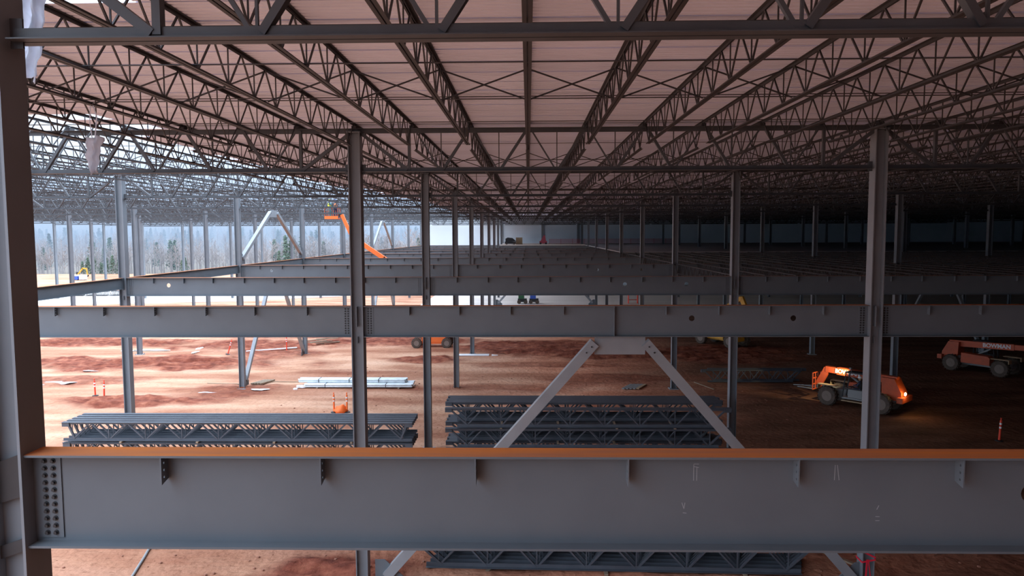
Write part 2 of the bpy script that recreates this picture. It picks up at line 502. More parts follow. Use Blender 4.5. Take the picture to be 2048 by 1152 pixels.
CLAB = {(1, 0): 'huge dark nearest steel column cropped by the picture edge, carrying the front girder',
        (2, 0): 'grey column standing in front of the upright truss stack, middle of the picture',
        (2, 1): 'tall bright-edged column in front of the orange telehandler'}
def column(n, k):
    lab = CLAB.get((n, k)) or 'grey steel column, %s, on the %s frame line away' % (ROWN[k], ORD[n])
    t = thing('steel_column', lab, 'column', (CX(k), FY(n), 0))
    link('shaft', SH, t)
    if n < 9: link('base_plate', BPM, t)
    if n <= 5: link('cap_plate', CAP, t)
    if 3 < n <= 5: link('anchor_bolts', ANC, t)
    if 1 < n <= 3:
        link('web_connection_plate', CN, t); link('web_connection_plate', CN2, t)
    return t
for n in range(1, NMAX):
    for k in range(-5, 7):
        if n == 1 and k != 0: continue
        if visible(CX(k), FY(n), -.72, .69): column(n, k)

# ------------------------------------------------------------------ floor girders
def bolt_grid(mb, x, y, zs, r=.018, l=.03):
    for z in zs: mb.tube((x, y, z), (x, y - l, z), r, 6)
def girder(n, k, detail, label, group=None):
    L = BAY - .36
    t = thing('floor_girder', label, 'girder', (CX(k) + .18, FY(n), 0), 0, group)
    hw, tf, tw = .15, .022, .009
    zt, zb = TOP, TOP - DEP
    holes = {(1, 0): [4.83, ], (2, 0): [4.83, 7.81], (3, 0): [4.78, 7.81], (3, -1): [-18.07], (4, -1): [-18.02], (4, 0): [4.8, 7.85]}.get((n, k), [])
    hr = .085 if n > 1 else .09
    if n in (3, 4): hr = .10
    wb = plate_holes([(0, zb + tf), (L, zb + tf), (L, zt - tf), (0, zt - tf)], [(h - CX(k) - .18, 8.385, hr) for h in holes], -tw, tw)
    bm_obj(wb, 'web', M['girder'], t)
    MB().box(0, L, -hw, hw, zt - tf, zt, top=1).build('top_flange', [M['girder'], M['rust']], t)['label'] = 'flange with rusted orange upper face'
    MB().box(0, L, -hw, hw, zb, zb + tf).build('bottom_flange', M['girder'], t)
    xs = [CX(k) + 1.524 * j - (CX(k) + .18) for j in range(1, 10)]
    if detail >= 1:
        for j, x in enumerate(xs):
            if n == 2 and k == 0 and j == 4:
                MB().box(x - .006, x + .006, -hw, -tw, zb + tf, zt - tf).build('stiffener', M['girder'], t); continue
            jx = x + ([0, .03, 0, -.06, .03, .05][j] if (n == 1 and j < 6) else .03 * math.sin(j * 4 + n))
            if n <= 2:
                pb = plate_holes([(-.148, zt - tf - .27), (-tw, zt - tf - .24), (-tw, zt - tf), (-.148, zt - tf)],
                                 [(-.095, zt - .085, .013), (-.095, zt - .155, .013), (-.095, zt - .225, .013)], jx - .006, jx + .006, 'x', 10)
                bm_obj(pb, 'joist_clip_plate', M['girder'], t)
            else:
                MB().box(jx - .006, jx + .006, -.148, -tw, zt - tf - .26, zt - tf).build('joist_clip_plate', M['girder'], t)
        for e in (0, 1):
            xa = 0.0 if e == 0 else L
            sg = 1 if e == 0 else -1
            pl = MB().box(min(xa, xa + sg * .28), max(xa, xa + sg * .28), -tw - .012, -tw, zb + .06, zt - .03).build('connection_plate', M['girder'], t)
            zs = [zb + .11 + i * .0725 for i in range(11)]
            if n <= 2:
                for cx in (.12, .205):
                    for z in zs:
                        b = MB()
                        b.tube((0, -tw - .012, 0), (0, -tw - .018, 0), .026, 12); b.tube((0, -tw - .018, 0), (0, -tw - .04, 0), .017, 6)
                        bo = b.build('bolt', M['bolt'], pl, (xa + sg * cx, 0, z))
            else:
                b = MB()
                for cx in (.12, .205): bolt_grid(b, xa + sg * cx, -tw - .012, zs, .018, .02)
                b.build('bolts', M['bolt'], pl)
    else:
        b = MB()
        for x in xs: b.box(x - .008, x + .008, -.148, -tw, zt - tf - .26, zt - tf)
        b.build('joist_clip_plate', M['girder'], t)
    return t
GL = {(1, 0): 'huge grey I-girder across the foreground with rusted orange top flange',
      (2, 0): 'second grey girder with two round web holes above the inverted V brace',
      (2, -1): 'second line girder running off behind the dark near column',
      (2, 1): 'second line girder beyond the bright-edged column on the dark side'}
for n in range(1, NMAX):
    for k in range(-1, 6):
        if n == 1 and k != 0: continue
        if not (visible(CX(k), FY(n)) or visible(CX(k + 1), FY(n)) ): continue
        if CX(k) > .69 * FY(n): continue
        lab = GL.get((n, k)) or 'grey floor girder, %s frame line, spanning from the %s' % (ORD[n], ROWN[k])
        girder(n, k, 1 if n <= 4 and k <= 2 else 0, lab)
# pale grinding and chalk marks on the nearest girder
gfront = [o for o in bpy.data.objects if o.get('label') == GL[(1, 0)]][0]
gx = CX(0) + .18
def chalk(a, b, w=.008):
    (x0, z0), (x1, z1) = a, b
    return MB().bar((x0 - gx, -.0103, z0), (x1 - gx, -.0103, z1), .0012, w, side=(0, 1, 0))
def marks(strokes):
    mb = MB()
    for a, b in strokes: mb.bar((a[0] - gx, -.0098, a[1]), (b[0] - gx, -.0098, b[1]), .0014, .006, side=(0, 1, 0))
    mb.build('chalk_mark', M['chalk'], gfront)
def gp(px, pz): return (px, pz)
marks([((1.60, 8.66), (1.60, 8.50)), ((1.63, 8.64), (1.63, 8.50)), ((1.60, 8.665), (1.65, 8.665)), ((1.60, 8.64), (1.65, 8.63))])
marks([((2.96, 8.66), (2.955, 8.51)), ((2.98, 8.66), (3.0, 8.51))])
marks([((1.49, 8.28), (1.51, 8.22)), ((1.52, 8.28), (1.51, 8.22)), ((1.50, 8.18), (1.535, 8.175))])
marks([((3.39, 8.26), (3.37, 8.22)), ((3.36, 8.15), (3.40, 8.15)), ((3.36, 8.11), (3.40, 8.11))])

# edge girders running away from the viewer along the floor edge row
for n in range(2, 10):
    t = thing('edge_girder', 'smaller floor edge girder running away between %s and %s frame lines' % (ORD[n], ORD[n + 1]), 'girder', (CX(-1), FY(n) + .02, 0))
    hw, tf, tw, dp = .10, .016, .006, .56
    MB().box(-tw, tw, .0, S - .04, TOP - dp + tf, TOP - tf).build('web', M['girder'], t)
    MB().box(-hw, hw, .19, S - .23, TOP - tf, TOP, top=1).build('top_flange', [M['girder'], M['rust']], t)
    MB().box(-hw, hw, .19, S - .23, TOP - dp, TOP - dp + tf).build('bottom_flange', M['girder'], t)
# plates between flanges of the nearest column
cn = [o for o in bpy.data.objects if o.get('label') == CLAB[(1, 0)]][0]
MB().prism([(-.15, TOP - .51), (.15, TOP - .42), (.15, TOP + .01), (-.15, TOP - .10)], -.075, -.060).build('web_connection_plate', M['joist'], cn)
MB().prism([(-.15, TOP - 1.07), (.15, TOP - .97), (.15, TOP - .84), (-.15, TOP - .94)], -.075, -.060).build('web_connection_plate', M['joist'], cn)

# ------------------------------------------------------------------ roof joists
JL = S
JZT, JZB = DK, DK - .70
def angle_pair(mb, y0, y1, z, leg, up, gap=.02, t=.006):
    """two angles back to back along Y; z = outer face of the horizontal legs"""
    s = 1 if up else -1
    for sx in (-1, 1):
        xa, xb = sx * gap / 2, sx * (gap / 2 + leg)
        mb.box(min(xa, xb), max(xa, xb), y0, y1, min(z, z + s * t), max(z, z + s * t))
        xc = sx * (gap / 2 + t)
        mb.box(min(xa, xc), max(xa, xc), y0, y1, min(z + s * t, z + s * leg), max(z + s * t, z + s * leg))
tc_m = MB(); angle_pair(tc_m, 0.03, JL - .03, JZT, .058, False); tc_m.box(-.068, .068, 0, .12, TT, JZT - .06); tc_m.box(-.068, .068, JL - .12, JL, TT, JZT - .06)
J_TOP = tc_m.mesh('top_chord', M['joist'])
bc_m = MB(); angle_pair(bc_m, .62, JL - .62, JZB, .052, True); J_BOT = bc_m.mesh('bottom_chord', M['joist'])
NP = 12; PIT = (JL - 1.7) / (NP - 1)
web_members = []
for i in range(NP):
    yb = .85 + i * PIT
    web_members.append(((0, yb - .02, JZB + .03), (0, yb - PIT / 2 + (.0 if i else -.12), JZT - .035), .026))
    web_members.append(((0, yb + .02, JZB + .03), (0, yb + PIT / 2 + (.0 if i < NP - 1 else .12), JZT - .035), .026))
    web_members.append(((0, yb, JZB + .03), (0, yb, JZT - .035), .02))
web_meshes = []
for a, b, w in web_members: web_meshes.append(MB().bar(a, b, w, w, side=(1, 0, 0)).mesh('web_member', M['joist']))
allw = MB()
for a, b, w in web_members: allw.bar(a, b, w, w, side=(1, 0, 0))
J_WEB = allw.mesh('web', M['joist'])
def merged(ms, name):
    mb = MB()
    for me in ms:
        b = len(mb.v)
        mb.v += [tuple(v.co) for v in me.vertices]
        mb.f += [tuple(i + b for i in p.vertices) for p in me.polygons]
    me = bpy.data.meshes.new(name); me.from_pydata(mb.v, [], mb.f); me.materials.append(M['joist']); return me
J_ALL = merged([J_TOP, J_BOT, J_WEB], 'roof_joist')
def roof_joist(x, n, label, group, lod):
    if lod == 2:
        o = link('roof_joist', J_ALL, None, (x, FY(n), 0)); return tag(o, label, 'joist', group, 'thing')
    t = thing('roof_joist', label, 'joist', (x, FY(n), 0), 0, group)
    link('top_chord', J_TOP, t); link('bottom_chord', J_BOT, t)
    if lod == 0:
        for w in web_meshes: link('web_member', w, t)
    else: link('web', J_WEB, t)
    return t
joists = []
for n in range(1, NMAX):
    y_far = FY(n + 1)
    for j in range(-46, 64):
        x = X0 + JS * j
        if x > 101 or x < CX(-5) - .1: continue
        if visible(x, y_far, -.73, .69):
            joists.append((n, j, x))
BAYN = {1: 'nearest roof bay', 2: 'second roof bay', 3: 'third roof bay', 4: 'fourth roof bay', 5: 'fifth roof bay', 6: 'sixth roof bay'}
near = [q for q in joists if q[0] <= 4]
rest = sorted([q for q in joists if q[0] > 4], key=lambda q: (q[0], abs(q[2])))
fill = rest[:300 - len(near)]
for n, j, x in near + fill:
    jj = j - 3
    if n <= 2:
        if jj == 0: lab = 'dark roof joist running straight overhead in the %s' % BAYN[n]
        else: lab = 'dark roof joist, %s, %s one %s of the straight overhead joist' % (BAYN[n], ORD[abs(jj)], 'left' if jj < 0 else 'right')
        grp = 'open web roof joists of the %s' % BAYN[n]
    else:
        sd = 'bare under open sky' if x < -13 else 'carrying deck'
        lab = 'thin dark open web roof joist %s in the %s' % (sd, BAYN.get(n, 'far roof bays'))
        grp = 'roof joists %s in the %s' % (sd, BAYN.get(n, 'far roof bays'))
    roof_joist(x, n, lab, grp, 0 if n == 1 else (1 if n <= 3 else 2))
far = rest[300 - len(near):]
V0 = np.array([v.co for v in J_ALL.vertices]); F0 = np.array([list(p.vertices) for p in J_ALL.polygons])
co = []; fc = []
for i, (n, j, x) in enumerate(far):
    co.append(V0 + np.array([x, FY(n), 0])); fc.append(F0 + i * len(V0))
me = bpy.data.meshes.new('distant_joists'); me.from_pydata(np.concatenate(co).tolist(), [], np.concatenate(fc).tolist()); me.materials.append(M['joist'])
tag(link('distant_joists', me), 'dense lattice of distant roof joists above the far bays', 'joists', kind='stuff')
print('joists', len(joists), 'stuff', len(far))

# bridging rows
def bridging(n, xa, xb):
    t = thing('joist_bridging', 'thin bridging angles tying the roof joists together across the %s' % BAYN.get(n, '%s roof bay' % ORD[n]), 'bridging', (0, FY(n), 0))
    r = .022
    for y in (S * .29, S * .69):
        MB().box(xa, xb, y - r, y + r, JZT - .075, JZT - .062).build('bridging_angle', M['joist'], t)
        MB().box(xa, xb, y - r, y + r, JZB + .056, JZB + .069).build('bridging_angle', M['joist'], t)
    y = S * .5
    MB().box(xa, xb, y - r - .06, y + r - .06, JZB + .056, JZB + .069).build('bridging_angle', M['joist'], t)
    x = xa; mb = MB()
    while x < xb - .1:
        mb.bar((x + .03, y + .01, JZT - .07), (x + JS - .03, y + .01, JZB + .06), .03, .012, side=(0, 0, 1))
        mb.bar((x + .03, y + .03, JZB + .06), (x + JS - .03, y + .03, JZT - .07), .03, .012, side=(0, 0, 1))
        x += JS
    mb.build('cross_bridging', M['joist'], t)
for n in range(1, NMAX - 1):
    js = [q[2] for q in joists if q[0] == n]
    bridging(n, min(js), max(js))

# ------------------------------------------------------------------ roof trusses (joist girders)
def angle_pair_x(mb, x0, x1, z, leg, up, gap=.03, t=.012):
    s = 1 if up else -1
    for sy in (-1, 1):
        a, b = sy * gap / 2, sy * (gap / 2 + leg)
        mb.box(x0, x1, min(a, b), max(a, b), min(z, z + s * t), max(z, z + s * t))
        c = sy * (gap / 2 + t)
        mb.box(x0, x1, min(a, c), max(a, c), min(z + s * t, z + s * leg), max(z + s * t, z + s * leg))
def truss_members():
    nodes = [1.6] + [JS * (i + .5) for i in range(1, 8)] + [BAY - 1.6]
    tops = [JS * i for i in range(0, 10)]
    ms = []
    for i, xb in enumerate(nodes):
        xl, xr = tops[i], tops[i + 1]
        lw, rw = (.055, .10) if i < 5 else (.10, .055)
        if i == 0: lw, rw = .12, .0
        if i == 8: lw, rw = .0, .12
        if lw: ms.append(('diagonal', (xl + .1, 0, TT - .06), (xb - .05, 0, TB + .06), lw))
        if rw: ms.append(('diagonal', (xb + .05, 0, TB + .06), (xr - .04, 0, TT - .06), rw))
        ms.append(('vertical', (xb, 0, TB + .05), (xb, 0, TT - .05), .10 if i in (0, 8) else .035))
    return ms
TM = truss_members()
b = MB(); angle_pair_x(b, .0, BAY, TT, .13, False); T_TOP = b.mesh('top_chord', M['truss'])
b = MB(); angle_pair_x(b, .22, BAY - .22, TB, .125, True); T_BOT = b.mesh('bottom_chord', M['truss'])
b = MB()
T_MS = []
for nm, a, c, w in TM:
    T_MS.append((nm, MB().bar(a, c, w, w * .8, side=(0, 1, 0)).mesh(nm, M['truss'])))
    b.bar(a, c, w, w * .8, side=(0, 1, 0))
T_WEB = b.mesh('web', M['truss'])
seat = MB()
for sx, x in ((1, .18), (-1, BAY - .18)):
    seat.box(min(x, x + sx * .12), max(x, x + sx * .12), -.012, .012, TB - .06, TB + .22)
T_SEAT = seat.mesh('end_stabiliser_plate', M['truss'])
for n in range(1, NMAX + 1):
    for k in range(-5, 6):
        if n == 1 and k != 0: continue
        if not (visible(CX(k), FY(n)) or visible(CX(k + 1), FY(n))): continue
        if n == NMAX and (k < -1): pass
        if (n, k) == (1, 0): lab = 'nearest roof truss crossing the top of the picture'
        elif n <= 10: lab = 'roof truss on the %s frame line, starting at the %s' % (ORD[n], ROWN[k])
        else: lab = 'last roof truss line by the far wall, starting at the %s' % ROWN[k]
        t = thing('roof_truss', lab, 'truss', (CX(k), FY(n) - (0 if n < NMAX else .3), 0))
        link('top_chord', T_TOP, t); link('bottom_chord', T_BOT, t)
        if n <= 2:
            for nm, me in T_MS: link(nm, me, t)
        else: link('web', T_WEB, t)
        if n <= 3: link('end_stabiliser_plate', T_SEAT, t)

# ------------------------------------------------------------------ vertical bracing
def brace_v(loc, axis, half, zlo, zhi, label, w=.29, gus=True, apexoff=.75):
    t = thing('inverted_v_brace', label, 'brace', loc)
    for s in (-1, 1):
        a = (s * apexoff, zhi - .18); f = (s * (half - .55), zlo + .45)
        d = Vector((f[0] - a[0], f[1] - a[1])).normalized()
        if axis == 'x': p0, p1, sd = (a[0], 0, a[1]), (f[0], 0, f[1]), (0, 1, 0)
        else: p0, p1, sd = (0, a[0], a[1]), (0, f[0], f[1]), (1, 0, 0)
        MB().bar(p0, p1, w, w, side=sd).build('brace_leg', M['brace'], t)
        fx = s * (half - .19)
        poly = [(fx, zlo + .05), (fx, zlo + .95), (fx - s * .3, zlo + .95), (fx - s * .95, zlo + .35), (fx - s * .95, zlo + .05)]
        g = MB(); g.prism(poly, -.012, .012, 'y' if axis == 'x' else 'x'); g.build('foot_gusset', M['girder'], t)
        for q in (.15, .38):
            c = Vector(a) + d * q
            b_ = MB()
            if axis == 'x': b_.tube((c.x, -w / 2 - .02, c.y), (c.x, -w / 2, c.y), .025, 8)
            else: b_.tube((w / 2 + .02, c.x, c.y), (w / 2, c.x, c.y), .025, 8)
            b_.build('bolt', M['bolt'], t)
    g = MB(); g.prism([(-apexoff, zhi), (apexoff, zhi), (apexoff, zhi - .54), (-apexoff, zhi - .54)], -.012, .012, 'y' if axis == 'x' else 'x')
    g.build('apex_gusset', M['brace'], t)
    return t
GB = TOP - DEP
brace_v((CX(0) + BAY / 2 + .18, FY(2), 0), 'x', BAY / 2, .02, GB, 'big grey inverted V brace hung under the second girder, near two truss stacks')
brace_v((CX(0) + BAY / 2, FY(8), 0), 'x', BAY / 2, .08, GB, 'small distant inverted V brace over the pale concrete slab')
brace_v((CX(-1), FY(4) + S / 2, 0), 'y', S / 2, .02, TOP - .56, 'lower inverted V brace under the floor edge girder on the open side', w=.25)
brace_v((CX(-1), FY(4) + S / 2, 0), 'y', S / 2, TOP, TB + .1, 'upper inverted V brace against the misty woods, above the edge girder', w=.25)
brace_v((CX(-1), FY(7) + S / 2, 0), 'y', S / 2, .02, TOP - .56, 'far lower inverted V brace under the edge girder', w=.25)
brace_v((CX(-1), FY(7) + S / 2, 0), 'y', S / 2, TOP, TB + .1, 'far upper inverted V brace near the boom lift', w=.25)
brace_v((CX(3), FY(5) + S / 2, 0), 'y', S / 2, .02, GB, 'dim inverted V brace deep on the dark side', w=.25)

# ------------------------------------------------------------------ floor joists and floor deck on the dark side
dz = TOP + .06 - DK
fj = []
for n in range(3, 7):
    for j in range(0, 60):
        x = CX(1) + 1.524 * j
        if x > .70 * FY(n + 1) or x > 100: continue
        if n < 6: fj.append((n, x, j))
for n, x, j in fj:
    t = thing('floor_joist', 'dim floor joist on the dark side, %s bay beyond the second girder' % ORD[n - 1], 'joist', (x, FY(n), dz), 0, 'floor joists of bay %s' % ORD[n - 1])
    link('top_chord', J_TOP, t); link('bottom_chord', J_BOT, t); link('web', J_WEB, t)
tag(MB().box(CX(1), 101.8, FY(6), 153, TOP + .02, TOP + .10).build('upper_floor_slab', M['floordeck']), 'upper floor slab in the dark far bays', 'floor', kind='structure')
tag(MB().box(CX(0) - .3, CX(1), FY(9) + 8, 153, TOP + .02, TOP + .14).build('upper_floor_slab', M['concrete']), 'pale upper floor slab before the far wall', 'floor', kind='structure')

# ------------------------------------------------------------------ stacked trusses waiting on the ground
def stack_meshes(L, H, npan, nm, short=.5, cw=.13):
    t = MB(); angle_pair_x(t, 0, L, H, cw, False, .03, .012)
    t.box(0, .32, -.07, .07, H - .2, H - cw * .1); t.box(L - .32, L, -.07, .07, H - .2, H - cw * .1)
    b_ = MB(); angle_pair_x(b_, short, L - short, 0, cw, True, .03, .012)
    w = MB(); p = (L - 2 * short - .8) / npan
    xs = [short + .4 + i * p for i in range(npan + 1)]
    w.bar((.25, 0, H - .1), (xs[0] + .1, 0, .07), .09, .07, side=(0, 1, 0)); w.bar((L - .25, 0, H - .1), (xs[-1] - .1, 0, .07), .09, .07, side=(0, 1, 0))
    for i, x in enumerate(xs):
        w.bar((x, 0, .05), (x, 0, H - .05), .035, .035, side=(0, 1, 0))
        if i < npan:
            w.bar((x + .04, 0, .06), (x + p * .48, 0, H - .06), .055, .05, side=(0, 1, 0))
            w.bar((x + p - .04, 0, .06), (x + p * .52, 0, H - .06), .075, .05, side=(0, 1, 0))
    return t.mesh('top_chord', M['stack']), b_.mesh('bottom_chord', M['stack']), w.mesh('web', M['stack'])
M['stack'] = mat('stacked_truss_primer', (.085, .10, .12), .5, var=(.07, .08, .098), scale=1.5)
def put_truss(ms, x, y, z, label, group, rz=0, flip=False):
    t = thing('stacked_truss', label, 'truss', (x, y, z), rz, group)
    for nm, m_ in zip(('top_chord', 'bottom_chord', 'web'), ms): link(nm, m_, t)
    return t
def timbers(x0, x1, y0, y1, zs, label, n=4):
    for i in range(n):
        x = x0 + (x1 - x0) * (i + .5) / n
        for z, h in zs:
            tag(MB().box(x - .05, x + .05, y0, y1, z, z + h).build('timber_bearer', M['wood']), label, 'timber', label + ' set', 'thing')
LAY = ['lowest', 'middle', 'topmost']
mL = stack_meshes(15.4, .82, 9, 'l', .02, .10)
for l in range(3):
    for i in range(5):
        put_truss(mL, -20.45, 31.0 + .37 * i, .13 + l * .90, 'dark truss, %s layer of the open-side stack, %s row from the viewer' % (LAY[l], ORD[i + 1]), 'open-side truss stack')
timbers(-19.5, -6, 30.8, 32.8, [(0, .125), (.955, .07), (1.855, .07)], 'timber bearer between layers of the open-side truss stack')
mR = stack_meshes(13.1, .90, 7, 'r', .55)
for l in range(3):
    for i, y in enumerate((33.0, 34.2, 34.5, 34.8, 35.1, 35.4)):
        put_truss(mR, -3.85 - .12 * (i % 2), y, .13 + l * .945, 'dark truss, %s layer of the stack behind the big brace, %s row' % (LAY[l], ORD[i + 1]), 'truss stack behind the big brace')
timbers(-2.6, 8, 32.8, 35.6, [(0, .125), (1.035, .035), (1.98, .035)], 'timber bearer between layers of the stack behind the big brace')
for i in range(5):
    put_truss(mR, -3.9 + .1 * i, 23.0 + .27 * i, .1, 'dark truss of the low stack under the front girder, %s row' % ORD[i + 1], 'low truss stack under the front girder', rz=-.028)
for i in range(3):
    tag(MB().box(-2 + i * 4.4, -1.88 + i * 4.4, 22.5, 24.6, 0, .095).build('timber_bearer', M['wood']), 'timber bearer beneath the low truss stack under the front girder', 'timber', 'low stack timbers', 'thing')
mG = stack_meshes(7.2, .92, 4, 'g', .5, .11)
tg = put_truss(mG, 12.6, 53.0, .03, 'lone blue-grey truss standing on the dirt beside the orange telehandler', None)
tg2 = put_truss(mG, 13.2, 53.5, .03, 'second blue-grey truss just behind the lone one by the telehandler', None)

# pale bundles of deck / tube
def bundle(x0, x1, y, z, label, w=.6, h=.24):
    t = thing('deck_bundle', label, 'bundle', ((x0 + x1) / 2, y, z))
    hl = (x1 - x0) / 2; mb = MB()
    for i in range(6):
        yy = -w / 2 + w * (i + .5) / 6
        for zz in (h * .25, h * .75): mb.tube((-hl + random.uniform(-.08, .08), yy, zz), (hl + random.uniform(-.08, .08), yy, zz), h * .25, 10)
    mb.build('tubes', M['galv'], t)
    for q in (-.62, -.05, .5):
        MB().box(hl * q - .02, hl * q + .02, -w / 2 - .01, w / 2 + .01, -.0, h + .01).build('strap', M['strap'], t)
for x in (-15, -12, -9.2): tag(MB().box(x - .06, x + .06, 50.6, 52.4, 0, .07).build('timber_bearer', M['wood']), 'timber bearer under the pale tube bundles', 'timber', 'timbers under tube bundles', 'thing')
bundle(-15.9, -8.2, 51.0, .075, 'front pale galvanised tube bundle on the light dirt')
bundle(-15.9, -8.3, 51.8, .075, 'rear pale galvanised tube bundle on the light dirt')
bundle(-16.5, -8.8, 51.6, .325, 'upper pale galvanised tube bundle resting on two others', w=.8)

# delineator posts
def post(x, y, label, lean=0, h=1.05, m='red'):
    t = thing('delineator_post', label, 'post', (x, y, .0)); t.rotation_euler = (0, lean, 0)
    MB().lathe([(.2, 0), (.2, .04), (.08, .07)], 14).build('base', M['black'], t)
    MB().lathe([(.055, .06), (.05, h), (.028, h + .02), (.028, h + .1), (.045, h + .12), (.045, h + .14)], 12).build('tube', M[m], t)
    for z in (h - .22, h - .42): MB().lathe([(.058, z), (.058, z + .09)], 12).build('reflective_band', M['white'], t)
post(-29.5, 48.3, 'first of the red post pair with white bands on the open-side dirt', -.03)
post(-28.6, 47.8, 'second of the red post pair, nearer the column', .03)
post(-27.5, 65.4, 'leaning red post on the churned soil behind the second girder', .3, 1.3)
post(-26.2, 68.6, 'orange post top by the churned soil behind the leaning post', 0, 1.2, 'orangepl')
post(-22.7, 67.3, 'upright red post between the two legs of the edge brace', 0, 1.3)
post(-11.95, 43.8, 'orange post beside the crumpled orange net', 0, 1.1, 'orangepl')
post(-11.15, 43.8, 'orange post just left of the middle column', 0, 1.1, 'orangepl')
post(24.55, 37.9, 'red and white post alone in the dark at the far right', .05, 1.1)
nb = MB(); nb.smooth = True
nb.lathe([(.42, 0), (.40, .16), (.30, .32), (.15, .42), (.02, .45)], 14)
hp = nb.build('crumpled_net', M['orangepl'], None, (-11.55, 43.9, 0)); tag(hp, 'crumpled orange safety net heaped between two orange posts', 'net', kind='thing')
for v in hp.data.vertices:
    v.co.x *= 1 + .25 * math.sin(v.co.z * 20 + v.co.y * 9); v.co.z *= 1 + .15 * math.sin(v.co.x * 13)

# loose lumber, planks, plastic, puddles
def plank(x, y, L, rz, label, w=.2, h=.05, z=.02, m='wood', group=None, tilt=0, name='plank'):
    o = MB().box(-L / 2, L / 2, -w / 2, w / 2, 0, h).build(name, M[m], None, (x, y, z), (0, -tilt, rz))
    return tag(o, label, 'plank' if name == 'plank' else name.split('_')[-1], group, 'thing')
random.seed(3)
for i in range(9):
    plank(-20.7 + random.uniform(-.8, .8), 71.3 + random.uniform(-.5, .6), random.uniform(1.4, 2.6), R(35 + random.uniform(-25, 25)),
          'weathered grey board in the loose lumber heap behind the second girder', .14, .06, .03 + .07 * i, group='loose lumber heap', tilt=random.uniform(-.03, .03))
for i in range(5):
    plank(7.0 + .25 * i, 51.2, 1.7, R(62), 'plank of the small flat pile on dirt behind the big brace', .2, .07, .03, m=('cardboard' if i == 4 else 'greyp'), group='small flat plank pile')
for i in range(4):
    plank(-19.9 + .22 * i, 52.6, 1.5, R(70), 'plank of the small pile at the foot of the edge brace', .16, .1, .04, group='plank pile at brace foot')
plank(-17.9, 52.9, 3.2, R(-4), 'thin batten lying on light dirt past the brace foot', .06, .04)
plank(-22.3, 52.2, 2.6, R(-6), 'thin batten lying left of the edge column base', .06, .04)
plank(-24.2, 67.6, 4.6, R(28), 'long white timber lying across churned red soil', .18, .08, .08, m='white')
plank(12.5, 51.6, 2.6, R(-72), 'pale batten on dim dirt before the lone truss', .07, .05)
plank(-1.35, 22.75, 1.1, R(60), 'short pale board on the dirt below the front girder', .13, .05)
plank(9.75, 23.9, 3.4, R(-70), 'reddish board leaning behind the big brace foot', .12, .06, .25, tilt=.12)
plank(-3.7, 33.8, 1.3, R(-50), 'split board end near the truss stack corner', .2, .05, .05, tilt=.2)
plank(20.4, 51.6, 3.0, R(-12), 'pale rod on the dirt before the telehandler fork', .05, .04, .05, m='galv', name='rod')
o = MB().path([(-13.35, 24.9, .06), (-13.0, 23.6, .05), (-12.6, 22.0, .05), (-12.3, 20.9, .05)], .045, 8).build('grey_pipe', M['greyp'])
tag(o, 'dark pipe lying on light dirt below the front girder', 'pipe', kind='thing')

def blob(name, x, y, rx, ry, z, m, label, cat, kind='thing', seed=0, h=.015):
    rnd = random.Random(seed); n = 22; pts = []
    ph = [rnd.uniform(0, 6) for _ in range(4)]
    for i in range(n):
        t = 2 * PI * i / n
        rr = 1 + .25 * math.sin(2 * t + ph[0]) + .18 * math.sin(3 * t + ph[1]) + .12 * math.sin(5 * t + ph[2])
        pts.append((rx * rr * math.cos(t), ry * rr * math.sin(t)))
    mb = MB(); mb.prism(pts, 0, h, 'z')
    o = mb.build(name, M[m], None, (x, y, z)); return tag(o, label, cat, kind=kind)
blob('puddle', -35.4, 52.4, 1.7, .8, .035, 'puddle', 'bluish muddy puddle beside the nearest dark column', 'puddle', seed=1)
blob('puddle', -35, 57.5, 1.1, .35, .03, 'puddle', 'thin puddle streak behind the muddy puddle', 'puddle', seed=2)
blob('plastic_sheet', -35.6, 67.6, 1.3, .5, .05, 'pgap', 'white plastic sheet around a column base on the open side', 'plastic sheet', seed=3)
blob('plastic_sheet', -37.6, 67.2, .7, .4, .05, 'pgap', 'smaller white plastic scrap left of that column base', 'plastic sheet', seed=4)
blob('plastic_sheet', -31.5, 68.4, .28, .7, .07, 'pgap', 'twisted white plastic strip on churned soil, upper part', 'plastic sheet', seed=5)
blob('plastic_sheet', -30.9, 66.2, .25, .5, .07, 'pgap', 'twisted white plastic strip on churned soil, lower part', 'plastic sheet', seed=6)
blob('plastic_sheet', -21.9, 49.0, .8, .35, .04, 'pgap', 'crumpled pinkish-white sheet before the edge column base', 'plastic sheet', seed=7)
blob('plastic_sheet', -18.9, 50.2, .5, .3, .04, 'pgap', 'pale scrap to the right of the edge column base', 'plastic sheet', seed=8)
blob('plastic_sheet', -16.2, 50.9, .35, .25, .05, 'pgap', 'small white rag on dirt near the brace foot', 'rag', seed=9, h=.12)
blob('plastic_sheet', -16.4, 50.2, .15, .15, .04, 'pgap', 'tiny white scrap next to the white rag', 'rag', seed=10, h=.08)
tag(MB().box(-6.35, -3.55, 64.4, 65.1, .02, .10).build('plastic_sheet', M['pgap']), 'bright white sheet around the column behind the second girder', 'plastic sheet', kind='thing')
tag(MB().box(-3.3, -2.75, 64.4, 65.0, .02, .10).build('plastic_sheet', M['pgap']), 'small square white sheet beside the bright white one', 'plastic sheet', kind='thing')
rnd = random.Random(12)
st = MB()
for i in range(420):
    x = rnd.uniform(-16, 16); y = rnd.uniform(20, 60) if i % 3 else rnd.uniform(20, 27); r = rnd.uniform(.02, .07)
    h, _ = ground_h(np.array([x]), np.array([y])); z = float(h[0]) + r * .3
    st.lathe([(r * .3, -r * .5), (r, -r * .1), (r * .8, r * .4), (r * .2, r * .55)], 5, (x, y, z))
M['clod'] = mat('dry_clod', (.30, .13, .08), .95)
tag(st.build('clods', M['clod']), 'scattered clods and stones on the red dirt', 'clods', kind='stuff')

